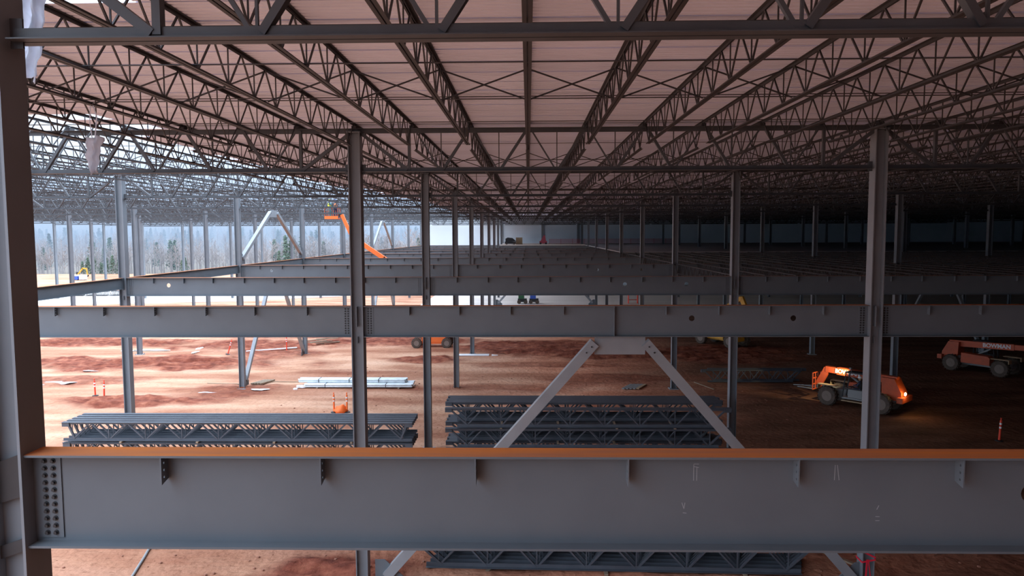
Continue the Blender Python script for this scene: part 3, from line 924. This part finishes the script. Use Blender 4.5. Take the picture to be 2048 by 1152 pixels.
# red tape tied round the bright-edged column
tp = MB(); cx, cy = CX(1), FY(2)
for z, tl in ((1.3, .25), (1.1, -.1)):
    for a, b_ in (((-.2, -.2), (.2, -.2)), ((.2, -.2), (.2, .2)), ((.2, .2), (-.2, .2)), ((-.2, .2), (-.2, -.2))):
        tp.bar((cx + a[0], cy + a[1], z - a[0] * tl * 2), (cx + b_[0], cy + b_[1], z - b_[0] * tl * 2), .008, .05, side=(a[1] - b_[1], b_[0] - a[0], 0))
tp.bar((cx - .05, cy - .21, 1.15), (cx - .12, cy - .25, .3), .05, .008, side=(1, 0, 0))
tp.bar((cx - .02, cy - .21, 1.15), (cx + .06, cy - .26, .45), .03, .008, side=(1, 0, 0))
tag(tp.build('barrier_tape', M['tape']), 'red tape knotted round the foot of the bright-edged column', 'tape', kind='thing')

# ------------------------------------------------------------------ torn plastic wraps on the roof steel
def wrap(name, top, bot, w0, w1, label, seed):
    rnd = random.Random(seed); nx, nz = 9, 14
    vs, fs = [], []
    for j in range(nz + 1):
        v = j / nz
        c = Vector(top).lerp(Vector(bot), v)
        w = (w0 * (1 - v) + w1 * v) * (1 + .16 * math.sin(v * 9 + seed))
        for i in range(nx + 1):
            u = i / nx - .5
            zoff = (rnd.uniform(0, .14) if j == nz else 0)
            vs.append((c.x + u * w, c.y + .06 * math.sin(u * 11 + v * 5 + seed) + .03 * math.sin(v * 21), c.z + zoff + .02 * math.sin(u * 8)))
    for j in range(nz):
        for i in range(nx):
            a = j * (nx + 1) + i; fs.append((a, a + 1, a + nx + 2, a + nx + 1))
    me = bpy.data.meshes.new(name); me.from_pydata(vs, [], fs); me.materials.append(M['plastic'])
    me.polygons.foreach_set('use_smooth', [True] * len(fs))
    o = link(name, me); s_ = o.modifiers.new('t', 'SOLIDIFY'); s_.thickness = .006
    return tag(o, label, 'plastic wrap', kind='thing')
wrap('plastic_wrap', (-5.28, 7.9, 13.62), (-5.44, 7.95, 12.55), .2, .22, 'torn white plastic hanging by the top of the nearest column', 1)
wr = wrap('plastic_wrap', (-8.46, 14.2, 12.82), (-8.50, 14.2, 12.08), .31, .19, 'ragged white plastic bag hanging from a joist before the misty lattice', 2)
MB().path([(-8.46, 14.2, 13.46), (-8.40, 14.22, 13.2), (-8.44, 14.2, 12.8)], .012, 5).path([(-8.5, 14.2, 13.46), (-8.53, 14.2, 13.1), (-8.5, 14.2, 12.8)], .01, 5).build('strand', M['plastic'], wr)
wrap('plastic_wrap', (-14.6, 21.3, 13.0), (-15.1, 21.3, 12.55), .1, .16, 'small shred of plastic hanging near the nearest dark column', 4)

# ------------------------------------------------------------------ people
def person(joints, radii, label, head, parent_parts, face=0, hat='white', loc=(0, 0, 0), rz=0):
    """joints: dict name->(x,y,z); edges by list; one skinned body"""
    t = thing('person', label, 'person', loc, rz)
    names = list(joints); me = bpy.data.meshes.new('body')
    edges = [('pelvis', 'waist'), ('waist', 'chest'), ('chest', 'neck'), ('neck', 'head0'),
             ('chest', 'shl'), ('shl', 'ell'), ('ell', 'wrl'), ('wrl', 'hal'), ('chest', 'shr'), ('shr', 'elr'), ('elr', 'wrr'), ('wrr', 'har'),
             ('pelvis', 'hil'), ('hil', 'knl'), ('knl', 'anl'), ('anl', 'tol'), ('pelvis', 'hir'), ('hir', 'knr'), ('knr', 'anr'), ('anr', 'tor')]
    me.from_pydata([joints[n] for n in names], [(names.index(a), names.index(b)) for a, b in edges], [])
    o = link('body', me, t); me.materials.append(M[parent_parts.get('body', 'jean')])
    sk = o.modifiers.new('skin', 'SKIN'); sk.use_smooth_shade = True
    for i, n in enumerate(names):
        r = radii.get(n, .05); me.skin_vertices[0].data[i].radius = (r, r)
        me.skin_vertices[0].data[i].use_root = (n == 'pelvis')
    o.modifiers.new('sub', 'SUBSURF').levels = 1; o.modifiers['sub'].render_levels = 1
    hx, hy, hz = head
    h = MB(); h.smooth = True
    h.lathe([(.03, -.13), (.065, -.10), (.08, -.03), (.083, .03), (.07, .085), (.03, .11)], 14, head)
    h.build('head', M['skin'], t)
    hh = MB(); hh.smooth = True
    hh.lathe([(.14, .035), (.115, .045), (.112, .07), (.09, .13), (.03, .16)], 16, head); hh.build('hard_hat', M[hat], t)
    cw = joints['chest']; ww = joints['waist']
    v = MB(); v.smooth = True
    cx_, cy_ = cw[0], cw[1]
    v.lathe([(.15, ww[2] - .08), (.17, ww[2] + .1), (.19, cw[2]), (.13, cw[2] + .1)], 14, (cx_, cy_, 0)); v.build('vest', M[parent_parts.get('vest', 'hivis')], t)
    for s in ('hal', 'har'):
        p = Vector(joints[s]); hb = MB()
        for q in range(4): hb.tube(p + Vector((-.025 + q * .016, 0, 0)), p + Vector((-.028 + q * .018, .05, -.05)), .009, 5, r2=.007)
        hb.tube(p, p + Vector((.04, .02, -.02)), .010, 5); hb.build('hand', M['skin'], t)
    return t
RAD = dict(pelvis=.13, waist=.12, chest=.14, neck=.06, head0=.06, shl=.07, shr=.07, ell=.05, elr=.05, wrl=.038, wrr=.038, hal=.035, har=.035,
           hil=.10, hir=.10, knl=.07, knr=.07, anl=.05, anr=.05, tol=.045, tor=.045)
def standing(reach=.35, lift=1.2, bend=0):
    return dict(pelvis=(0, 0, .95), waist=(0, bend * .3, 1.12), chest=(0, bend * .7, 1.36), neck=(0, bend, 1.5), head0=(0, bend, 1.58),
                shl=(-.19, bend, 1.42), ell=(-.26, bend + .12, 1.2 if lift < 1.3 else 1.35), wrl=(-.22, bend + reach, lift), hal=(-.21, bend + reach + .07, lift),
                shr=(.19, bend, 1.42), elr=(.27, bend + .1, 1.18), wrr=(.24, bend + .3, 1.12), har=(.23, bend + .37, 1.12),
                hil=(-.1, 0, .9), knl=(-.11, .03, .5), anl=(-.11, 0, .09), tol=(-.12, .16, .05),
                hir=(.1, 0, .9), knr=(.12, .03, .5), anr=(.12, 0, .09), tor=(.13, .16, .05))
def seated():
    return dict(pelvis=(0, 0, .0), waist=(0, .02, .18), chest=(0, .04, .42), neck=(0, .05, .56), head0=(0, .06, .63),
                shl=(-.19, .05, .48), ell=(-.25, .15, .26), wrl=(-.15, .36, .3), hal=(-.14, .42, .31),
                shr=(.19, .05, .48), elr=(.25, .15, .26), wrr=(.15, .36, .3), har=(.14, .42, .31),
                hil=(-.1, .08, -.02), knl=(-.13, .45, .04), anl=(-.13, .52, -.36), tol=(-.13, .66, -.4),
                hir=(.1, .08, -.02), knr=(.13, .45, .04), anr=(.13, .52, -.36), tor=(.13, .66, -.4))

# ------------------------------------------------------------------ machines
def wheel(parent, x, y, r, w, name='wheel'):
    o = MB(); o.smooth = False
    o.lathe([(r * .55, -w / 2), (r * .93, -w / 2), (r, -w * .36), (r, w * .36), (r * .93, w / 2), (r * .55, w / 2), (r * .55, -w / 2)], 26, axis='y', cap=False)
    for i in range(18):
        a = 2 * PI * i / 18
        for s in (-1, 1):
            a2 = a + (.09 if s > 0 else 0)
            c = Vector((math.cos(a2), 0, math.sin(a2)))
            o.bar(c * (r + .012) + Vector((0, s * w * .05, 0)), c * (r + .012) + Vector((math.cos(a2 + PI / 2) * .12, s * w * .46, math.sin(a2 + PI / 2) * .12)), .06, .05, side=c)
    wo = o.build(name, M['tyre'], parent, (x, y, r))
    h = MB(); h.lathe([(r * .56, -w * .46), (r * .5, -w * .3), (r * .2, -w * .3), (r * .17, -w * .48), (.02, -w * .49)], 20, axis='y')
    h.lathe([(r * .56, w * .46), (r * .5, w * .3), (r * .2, w * .3), (r * .17, w * .48), (.02, w * .49)], 20, axis='y')
    h.build('hub', M['rim'], wo)
    return wo
def lettering(parent, text, size, loc, rot, m='white', bold=.012):
    c = bpy.data.curves.new('lettering', 'FONT'); c.body = text; c.size = size; c.extrude = .004; c.offset = bold
    c.align_x = 'CENTER'; c.align_y = 'CENTER'; c.materials.append(M[m])
    tmp = bpy.data.objects.new('lettering', c); COL.objects.link(tmp)
    bpy.context.view_layer.update()
    me = bpy.data.meshes.new_from_object(tmp.evaluated_get(bpy.context.evaluated_depsgraph_get()))
    bpy.data.objects.remove(tmp)
    if not me.materials: me.materials.append(M[m])
    return link('lettering', me, parent, loc, rot)
def telehandler(x, y, rz, label, col='orange', text=None, boom_up=-.06, driver=False, fork=True, blen=5.0, tpos=.52, tsize=.4):
    """local +X is forward"""
    t = thing('telehandler', label, 'telehandler', (x, y, 0), rz)
    c = MB()
    c.prism([(-2.4, .75), (-2.4, 1.05), (-1.6, 1.15), (1.5, 1.05), (2.3, .95), (2.3, .62), (1.6, .5), (-1.8, .5)], -.42, .42)
    c.box(-1.9, -1.6, -.9, .9, .5, .7); c.box(1.6, 1.9, -.9, .9, .5, .7)
    c.build('chassis', M[col if col == 'yellow' else 'greyp'], t)
    for wx in (-1.75, 1.75):
        for s in (-1, 1): wheel(t, wx, s * 1.0, .62, .42)
    # fenders
    for wx in (1.75,):
        for s in (-1, 1):
            f = MB(); f.box(wx - .6, wx + .65, s * 1.0 - .22, s * 1.0 + .22, 1.30, 1.35); f.box(wx + .6, wx + .65, s - .22, s + .22, 1.05, 1.32); f.build('fender', M['cardboard'] if col == 'orange' else M[col], t)
    # engine hood on the right-hand side, cab on the left
    MB().prism([(-1.0, .75), (-1.0, 1.5), (.9, 1.42), (1.05, 1.3), (1.05, .75)], -1.15, -.42).build('engine_hood', M[col], t)
    # rear counterweight and boom mast
    MB().prism([(-2.75, .8), (-2.75, 1.35), (-2.45, 1.9), (-2.3, 2.2), (-1.5, 2.2), (-1.55, 1.15), (-1.9, .9)], -.5, .5).build('rear_frame', M[col], t)
    MB().box(-2.95, -2.6, -.85, .85, .78, 1.12).build('counterweight', M[col], t)
    # cab: seat box, posts, roof
    cb = MB()
    cb.box(-.9, .75, .45, 1.15, .62, .72); cb.box(-.9, -.55, .45, 1.15, .72, 1.25)
    cb.build('cab_floor', M['greyp'], t)
    cf = MB()
    P = [(.62, .48), (.62, 1.12), (-.85, .48), (-.85, 1.12)]
    for px_, py_ in P: cf.bar((px_ + (.12 if px_ > 0 else 0), py_, .7), (px_ - (.12 if px_ > 0 else 0), py_, 2.32), .06, .06, side=(0, 1, 0))
    cf.box(-.9, .55, .43, 1.17, 2.30, 2.38)
    for py_ in (.48, 1.12): cf.bar((-.85, py_, 1.3), (.68, py_, 1.3), .05, .05, side=(0, 1, 0))
    cf.build('cab_frame', M['black'], t)
    MB().box(-.55, -.1, .58, 1.02, .95, 1.08).build('seat', M['black'], t)
    MB().box(-.8, .35, 1.13, 1.15, .74, 1.26).build('cab_door', M['greyp'], t)
    st_ = MB(); st_.tube((.45, .8, .9), (.25, .8, 1.38), .025, 8); st_.lathe([(.17, 0), (.19, .02), (.17, .03)], 16, (.25, .8, 1.38)); st_.build('steering_wheel', M['black'], t)
    MB().bar((1.2, .5, .55), (-1.0, 1.2, .55), .25, .03, side=(0, 0, 1)).build('side_step', M['greyp'], t) if False else MB().box(-.7, .7, 1.15, 1.35, .5, .55).build('side_step', M['cardboard'], t)
    # boom: tapered box from rear pivot to head
    p0 = Vector((-2.15, 0, 2.05)); d = Vector((math.cos(boom_up), 0, math.sin(boom_up)))
    p1 = p0 + d * blen
    bm_ = MB(); bm_.bar(p0 - d * .2, p0 + d * (blen * .82), .40, .46, side=(0, 1, 0))
    boom = bm_.build('boom', M[col], t)
    MB().bar(p0 + d * (blen * .80), p1, .32, .38, side=(0, 1, 0)).build('boom_section', M[col], t)
    hd = p1 + Vector((.55, 0, -1.15))
    hh = MB(); hh.bar(p1 + Vector((-.1, 0, .05)), hd, .26, .42, side=(0, 1, 0)); hh.build('boom_nose', M[col], t)
    if fork:
        cg = MB(); cx0 = hd.x + .12
        for yy in (-.6, -.2, .2, .6): cg.bar((cx0, yy, hd.z - .25), (cx0, yy, hd.z + .85), .06, .06)
        for zz in (-.25, .1, .5, .85): cg.bar((cx0, -.62, hd.z + zz), (cx0, .62, hd.z + zz), .06, .06, side=(0, 0, 1))
        car = cg.build('fork_carriage', M[col], t)
        for s in (-1, 1):
            MB().box(cx0 + .03, cx0 + 1.2, s * .35 - .06, s * .35 + .06, hd.z - .28, hd.z - .23).build('fork_tine', M['greyp'], car)
    # lift cylinder
    cy_ = MB(); cy_.tube((-.9, 0, 1.0), (.6, 0, p0.z + .0 + .6 * math.sin(boom_up) - .2), .07, 10); cy_.build('lift_cylinder', M['greyp'], t)
    if text:
        s0 = p0 + d * (blen * tpos)
        nrm = .208
        lettering(boom, text, tsize, (s0.x, -nrm, s0.z), (PI / 2, -boom_up, 0))
        lettering(boom, text, tsize, (s0.x, nrm, s0.z), (PI / 2, boom_up, PI))
    return t, p0, p1, d
T1 = (20.75, 45.45); A1 = math.atan2(2.6, -2.45)
t1, p0, p1, d1 = telehandler(T1[0], T1[1], A1, 'orange telehandler with glowing boom and driver beside the bright-edged column', 'orange', 'BOWMAN', boom_up=.03, blen=4.5, tpos=.66, tsize=.36)
t1.scale = (.93, .93, .97)
# rear working lamp and the cab lamp that lights the boom
lm = MB(); lm.lathe([(.09, -.03), (.11, .0), (.09, .04)], 14, (-2.98, .45, 1.35), axis='x'); lm.build('tail_lamp', M['lamp'], t1)['label'] = 'glowing warm lamp'
def light(kind, name, energy, color, parent, loc, rot=None, **kw):
    l = bpy.data.lights.new(name, kind); l.energy = energy; l.color = color
    for k_, v_ in kw.items(): setattr(l, k_, v_)
    o = bpy.data.objects.new(name, l); COL.objects.link(o); o.parent = parent; o.location = loc
    if rot is not None: o.rotation_euler = rot
    return o
light('POINT', 'tail_lamp_light', 14, (1, .7, .35), t1, (-3.12, .45, 1.35), shadow_soft_size=.08)
sp = light('SPOT', 'cab_work_lamp_light', 420, (1, .82, .5), t1, (.35, 1.12, 2.62), shadow_soft_size=.05, spot_size=1.5, spot_blend=.7)
tgt = Vector((1.9, .2, 2.1)); sp.rotation_euler = (tgt - Vector((.35, 1.12, 2.62))).to_track_quat('-Z', 'Y').to_euler()
MB().tube((.15, 1.16, 2.38), (.15, 1.16, 2.55), .015, 6).tube((.15, 1.16, 2.6), (.28, 1.12, 2.6), .07, 10).build('work_lamp', M['greyp'], t1)
dj = seated()
dr = person(dj, RAD, 'person in dark clothes and hard hat driving the orange telehandler', (0, .08, .74), dict(body='jean', vest='black'), hat='white',
            loc=(T1[0] + (-.35) * math.cos(A1) - .8 * math.sin(A1), T1[1] + (-.35) * math.sin(A1) + .8 * math.cos(A1), 1.2), rz=A1 - PI / 2)
A2 = math.atan2(-2.5, 1.7)
t2, _, _, _ = telehandler(35.3, 57.0, A2, 'dim orange telehandler parked at the right edge with long raised boom', 'orange', 'BOWMAN', boom_up=.04, blen=5.4, fork=True, tpos=.60, tsize=.42)
t3, _, _, _ = telehandler(18.9, 71.0, R(-55), 'yellow telehandler seen between two columns behind the second girder', 'yellow', None, boom_up=.55, blen=5.2, fork=False)

# boom lift
def boom_lift():
    t = thing('boom_lift', 'orange boom lift raising a basket into the misty roof steel', 'boom lift', (-9.3, 70.2, 0))
    MB().box(-1.0, 1.3, -.75, .75, .5, 1.0).box(-1.6, 1.6, -.7, .7, .35, .5).build('chassis', M['orangepl'], t)
    for wx in (-1.45, 1.45):
        for s in (-1, 1): wheel(t, wx, s * 1.0, .46, .34)
    MB().prism([(-1.3, .98), (1.5, .98), (1.5, 1.55), (.8, 1.85), (-1.0, 1.75), (-1.3, 1.5)], -.6, .6).build('turntable', M['orange'], t)
    # world pts relative to root
    e = Vector((-17.15, 70.2, 10.75)) - Vector(t.location)
    m1 = Vector((-14.0, 70.2, 8.62)) - Vector(t.location)
    r0 = Vector((-.53, 0, 1.5)); r1 = Vector((-.53, 0, 5.3))
    MB().bar(r0, r1, .34, .40, side=(0, 1, 0)).build('riser', M['orange'], t)
    MB().bar(r1 + Vector((.1, 0, -.05)), m1, .34, .40, side=(0, 1, 0)).bar(m1 + Vector((.1, 0, -.08)), e, .34, .40, side=(0, 1, 0)).build('main_boom', M['orangepl'], t)
    j1 = Vector((-17.97, 70.2, 12.8)) - Vector(t.location)
    MB().bar(e + Vector((.12, 0, -.1)), j1, .26, .30, side=(0, 1, 0)).build('jib', M['orangepl'], t)
    MB().bar(j1, Vector((-18.3, 70.2, 12.7)) - Vector(t.location), .2, .25, side=(0, 1, 0)).build('basket_mount', M['black'], t)
    bk = MB(); bx, by, bz = Vector((-18.85, 70.2, 12.38)) - Vector(t.location)
    bk.box(bx - .68, bx + .62, by - .45, by + .45, bz, bz + .06)
    bkf = bk.build('basket_floor', M['orangepl'], t)
    rl = MB()
    for zz in (.5, 1.05):
        for sy in (-.43, .43): rl.bar((bx - .66, by + sy, bz + zz), (bx + .60, by + sy, bz + zz), .04, .04)
        for sx in (-.66, .60): rl.bar((bx + sx, by - .43, bz + zz), (bx + sx, by + .43, bz + zz), .04, .04)
    for sx in (-.66, -.25, .18, .60):
        for sy in (-.43, .43): rl.bar((bx + sx, by + sy, bz), (bx + sx, by + sy, bz + 1.05), .04, .04)
    rl.build('basket_rail', M['orange'], bkf)
    MB().box(bx - .68, bx + .62, by - .47, by - .44, bz, bz + .28).build('toe_board', M['orangepl'], bkf)
    return Vector((bx, by, bz)) + Vector(t.location)
bp_ = boom_lift()
person(standing(.35, 1.75, .05), RAD, 'worker in yellow hi-vis vest standing in the raised basket', (0, .08, 1.68), dict(body='teal', vest='hivis'), hat='hivis', loc=(bp_.x - .33, bp_.y, bp_.z + .06), rz=-.6)
person(standing(.3, 1.2, .03), RAD, 'worker in orange vest and blue hard hat in the raised basket', (0, .06, 1.68), dict(body='jean', vest='hivo'), hat='blue', loc=(bp_.x + .27, bp_.y + .05, bp_.z + .06), rz=.5)

# excavator and trucks on the far clay
def excavator(x, y, rz):
    t = thing('excavator', 'yellow tracked excavator with raised arm on far orange clay', 'excavator', (x, y, 0), rz)
    for s in (-1, 1):
        MB().prism([(-1.7, .0), (1.7, .0), (2.0, .35), (1.7, .75), (-1.7, .75), (-2.0, .35)], s * 1.0 - .25, s * 1.0 + .25).build('track', M['black'], t)
    MB().prism([(-1.9, .85), (1.2, .85), (1.2, 1.5), (.2, 1.8), (-1.9, 1.7)], -1.1, 1.1).build('upper_body', M['yellow'], t)
    MB().box(.1, 1.3, .3, 1.1, 1.5, 2.7).build('cab', M['black'], t)
    b_ = MB(); b_.bar((1.0, -.2, 1.4), (3.6, -.2, 4.3), .35, .5, side=(0, 1, 0)); b_.build('boom', M['yellow'], t)
    b_ = MB(); b_.bar((3.3, -.2, 4.3), (5.6, -.2, 4.1), .35, .5, side=(0, 1, 0)); b_.bar((5.4, -.2, 4.4), (5.7, -.2, 1.6), .3, .4, side=(0, 1, 0)); b_.build('stick', M['yellow'], t)
    MB().prism([(5.3, 1.7), (6.1, 1.6), (5.9, .8), (5.2, .9)], -.7, .3).build('bucket', M['black'], t)
excavator(-114.2, 181, 0)
bpy.data.objects['excavator'].scale = (.55, .55, .62)
def tank(x, y, label, body):
    t = thing('site_box', label, 'box', (x, y, 0))
    MB().box(-.65, .65, -.6, .6, .12, 1.0).build('body', M[body], t)
    MB().prism([(-.72, 1.0), (.72, 1.0), (.6, 1.3), (-.6, 1.3)], -.65, .65).build('lid', M['white'], t)
    for sx in (-.45, .45): MB().box(sx - .08, sx + .08, -.55, .55, 0, .12).build('skid', M['black'], t)
tank(-110.9, 176, 'blue site box with white lid by the small excavator', 'blue')
tank(-109.3, 176.2, 'all white site box beside the blue one', 'white')

# dark joist bundles on the gravel pad
for i in range(4):
    t = thing('joist_bundle', 'dark bundle of joists on the far gravel pad, one of four in line', 'bundle', (-86 + i * 4.2, 128 + .3 * i, .1), .02, 'joist bundles on the gravel')
    mb = MB()
    for r in range(3):
        mb.bar((-1.9, r * .35, .05), (1.9, r * .35, .05), .2, .1); mb.bar((-1.9, r * .35, .85), (1.9, r * .35, .85), .2, .1)
        for q in range(7):
            xx = -1.8 + q * .6; mb.bar((xx, r * .35, .05), (xx + .3, r * .35, .85), .05, .05); mb.bar((xx + .3, r * .35, .85), (xx + .6, r * .35, .05), .05, .05)
    mb.build('joists', M['joist'], t)

# equipment on the far upper slab and ground slab
t = thing('air_compressor', 'black site machine on the pale upper slab before far wall', 'machine', (-3.3, 134.5, TOP + .14))
MB().box(-1.0, 1.0, -.5, .5, .15, .55).build('frame', M['black'], t)
MB().prism([(-.9, .5), (-.9, 1.1), (-.5, 1.3), (.4, 1.2), (1.1, .6)], -.45, .45).build('cover', M['black'], t)
for s in (-.7, .7): MB().lathe([(.2, -.55), (.2, .55)], 12, (s, 0, .2), axis='y').build('wheel', M['tyre'], t)
t = thing('board_crate', 'tan board crate on the upper slab before far wall', 'crate', (-1.7, 136, TOP + .14))
MB().box(-.6, .6, -.5, .5, .1, 1.3).build('box', M['cardboard'], t); MB().box(-.65, .65, -.55, .55, 0, .1).build('pallet', M['wood'], t)
t = thing('scissor_machine', 'small red machine on the upper slab before far wall', 'machine', (2.8, 137, TOP + .14))
MB().box(-.7, .7, -.4, .4, .15, .6).build('base', M['cone'], t); MB().prism([(-.5, .6), (.1, 1.7), (.3, 1.7), (.5, .6)], -.3, .3).build('mast', M['cone'], t)
for s in (-.5, .5): MB().lathe([(.18, -.42), (.18, .42)], 12, (s, 0, .18), axis='y').build('wheel', M['black'], t)
fn = thing('guard_net', 'faded red guard netting strung along the far upper slab', 'netting', (0, 139, TOP + .14))
for i in range(12):
    MB().box(4 + i * 2.2 - .03, 4 + i * 2.2 + .03, -.03, .03, 0, 1.0).build('post', M['cone'], fn)
ng = MB()
for i in range(9): ng.box(4, 28.2, -.01, .01, .12 + i * .1, .16 + i * .1)
ng.build('net', M['cone'], fn)
def cart(x, y, m, label):
    t = thing('site_cart', label, 'cart', (x, y, .07))
    MB().box(-.7, .7, -.5, .5, .3, .8).build('body', M['black'], t); MB().box(-.6, .3, -.45, .45, .8, 1.9).build('cabin', M[m], t)
    for s in (-.5, .5): MB().lathe([(.3, -.55), (.3, .55)], 14, (s, 0, .3), axis='y').build('wheel', M['tyre'], t)
cart(-.95, 112.6, 'green', 'small green machine on the concrete seen above the second girder')
cart(.85, 112.6, 'blue', 'small blue machine on the concrete seen above the second girder')
t = thing('pipe_rack', 'red pipe rack on the dim concrete above the second girder', 'rack', (16.2, 113, .07))
for s in (-.7, .7): MB().box(s - .05, s + .05, -.4, .4, 0, 1.6).build('upright', M['red'], t)
MB().box(-.7, .7, -.05, .05, 1.3, 1.4).build('crossbar', M['red'], t); MB().box(-.7, .7, -.05, .05, .5, .6).build('crossbar', M['red'], t)

# ------------------------------------------------------------------ hills and woods
def hill_h(x, y):
    t = np.clip((y - 205) / 800.0, 0, 1)
    h = -1.5 * np.exp(-((y - 240) / 50.0) ** 2) + 9.5 * t ** 1.1 + 5 * (fbm(x * .004, y * .004, 3, 3) - .5) * t
    return h, h * 0
hl = grid_mesh('hill', np.arange(-1250, 181, 10.), np.arange(203, 1500, 8.), M['litter'], hill_h)
tag(hl, 'wooded hillside beyond the clay', 'hill', kind='structure')
def hz(x, y): return float(hill_h(np.array([x]), np.array([y]))[0][0])

def bare_tree_mesh(seed, H, n1, n2, m, r0=.16):
    rnd = random.Random(seed); mb = MB()
    mb.tube((0, 0, 0), (rnd.uniform(-.2, .2), 0, H * .95), r0, 5, r2=.02, cap=False)
    for i in range(n1):
        z = H * (.28 + .65 * i / n1); a = rnd.uniform(0, 2 * PI); L = H * rnd.uniform(.18, .34) * (1.15 - z / H)
        p = Vector((0, 0, z)); d = Vector((math.cos(a), math.sin(a), rnd.uniform(.6, 1.3))).normalized()
        q = p + d * L * 1.5
        mb.tube(p, q, .05, 3, r2=.015, cap=False)
        for k in range(n2):
            s = p.lerp(q, rnd.uniform(.3, 1)); e = Vector((rnd.uniform(-1, 1), rnd.uniform(-1, 1), rnd.uniform(.1, 1.2))).normalized() * L * rnd.uniform(.3, .7)
            mb.tube(s, s + e, .028, 3, r2=.01, cap=False)
    return mb
def pine_mb(seed, H, W=.28):
    rnd = random.Random(seed); mb = MB(); cr_ = MB()
    for i in range(330):
        v = rnd.random() ** .8; z = H * (.12 + .86 * v); r = H * W * (1 - v) * rnd.uniform(.45, 1.1) + .1
        a = rnd.uniform(0, 2 * PI); c = Vector((math.cos(a) * r * rnd.uniform(.2, 1), math.sin(a) * r * rnd.uniform(.2, 1), z))
        s = H * .055 * rnd.uniform(.7, 1.3)
        o1 = Vector((rnd.uniform(-1, 1), rnd.uniform(-1, 1), rnd.uniform(-.4, .5))) * s
        o2 = Vector((rnd.uniform(-1, 1), rnd.uniform(-1, 1), rnd.uniform(-.4, .5))) * s
        o3 = Vector((rnd.uniform(-.5, .5), rnd.uniform(-.5, .5), rnd.uniform(.4, 1))) * s
        cr_.add([c, c + o1, c + o2, c + o3], [(0, 1, 2), (0, 2, 3), (0, 3, 1), (1, 3, 2)])
    mb.tube((0, 0, 0), (0, 0, H * .9), .15, 6, r2=.03)
    return mb, cr_
BT = [bare_tree_mesh(s, 8.5, 26, 7, 'hedge').mesh('branches', M['hedge']) for s in range(5)]
rnd = random.Random(21)
for i in range(70):
    px = 40 + i * 12.5 + rnd.uniform(-6, 6)
    y = rnd.uniform(206, 226)
    x = (px - 1056) / 1457 * y
    if x > -18: continue
    o = link('bare_tree', BT[i % 5], None, (x, y, hz(x, y) - .1), (0, 0, rnd.uniform(0, 6)))
    s = rnd.uniform(.8, 1.15) * (1 + .45 * min(1, max(0, (px - 420) / 350))); o.scale = (s, s, s)
    tag(o, 'bare grey tree at the edge of the woods behind the clay', 'tree', 'bare trees along the wood edge', 'thing')
for i, (px, py_top, yy) in enumerate([(152, 520, 203), (163, 512, 204), (175, 508, 204), (190, 522, 205), (201, 512, 204), (214, 508, 204), (226, 516, 205), (233, 522, 204),
                                      (356, 518, 205), (362, 512, 206), (568, 470, 210), (578, 480, 212), (554, 500, 207)]):
    x = (px - 1056) / 1457 * yy; ztop = 10.9 - (py_top - 467.5) / 1457 * yy
    H = max(3, ztop - hz(x, yy)) * 1.0
    tr, cr_ = pine_mb(i, H, .3 if i < 10 else .2)
    where = 'in the green clump by the excavator' if i < 8 else ('alone between two pale columns' if i < 10 else 'seen through the upper edge brace')
    t = thing('pine_tree', ('green pine tree %s, %s from the %s' % (where, ORD[i + 1 if i < 8 else (i - 7 if i < 10 else i - 9)], 'left')), 'tree', (x, yy, hz(x, yy)))
    tr.build('trunk', M['hedge'], t); cr_.build('foliage', M['pine'], t)
# dense woods up the hill: cannot be counted
wv, wf, wm = [], [], []
tb = [bare_tree_mesh(100 + s, 10, 14, 4, 'hedge', .2) for s in range(4)]
pn = [pine_mb(50 + s, 10, .26)[1] for s in range(2)]
arr = [(np.array([tuple(v) for v in q.v]), q.f, 0) for q in tb] + [(np.array([tuple(v) for v in q.v]), q.f, 1) for q in pn]
nb_ = 0; tri_f = []
for i in range(1500):
    y = 225 + 1000 * rnd.random() ** 1.7
    px = rnd.uniform(30, 880); x = (px - 1056) / 1457 * y
    pine = rnd.random() < (.05 if y < 420 else .30)
    V, F, mi = arr[rnd.choice((4, 5)) if pine else rnd.randrange(4)]
    s = rnd.uniform(.75, 1.2) * (1 if y < 400 else 1.15); a = rnd.uniform(0, 6.28); ca, sa = math.cos(a) * s, math.sin(a) * s
    W = np.stack([V[:, 0] * ca - V[:, 1] * sa + x, V[:, 0] * sa + V[:, 1] * ca + y, V[:, 2] * s + hz(x, y) - .2], -1)
    wv.append(W); wf += [tuple(k + nb_ for k in f) for f in F]; wm += [mi] * len(F); nb_ += len(V)
me = bpy.data.meshes.new('forest'); me.from_pydata(np.concatenate(wv).tolist(), [], wf); me.materials.append(M['hedge']); me.materials.append(M['pine'])
me.polygons.foreach_set('material_index', wm)
tag(link('forest', me), 'misty leafless woods covering the hillside', 'woods', kind='stuff')

# morning haze lying over the woods
hm = bpy.data.materials.new('haze'); hm.use_nodes = True
nt = hm.node_tree; nt.nodes.remove(nt.nodes['Principled BSDF'])
vs_ = nt.nodes.new('ShaderNodeVolumeScatter'); vs_.inputs['Color'].default_value = (.60, .76, 1, 1); vs_.inputs['Density'].default_value = .0022
va_ = nt.nodes.new('ShaderNodeVolumeAbsorption'); va_.inputs['Color'].default_value = (0, 0, 0, 1); va_.inputs['Density'].default_value = .0022
ad_ = nt.nodes.new('ShaderNodeAddShader'); nt.links.new(vs_.outputs[0], ad_.inputs[0]); nt.links.new(va_.outputs[0], ad_.inputs[1])
nt.links.new(ad_.outputs[0], nt.nodes['Material Output'].inputs['Volume'])
M['haze'] = hm
tag(MB().box(-1300, 178, 203.5, 1490, -6, 70).build('haze', hm), 'thin bluish haze lying over the distant woods', 'haze', kind='stuff')
SC.cycles.volume_bounces = 1
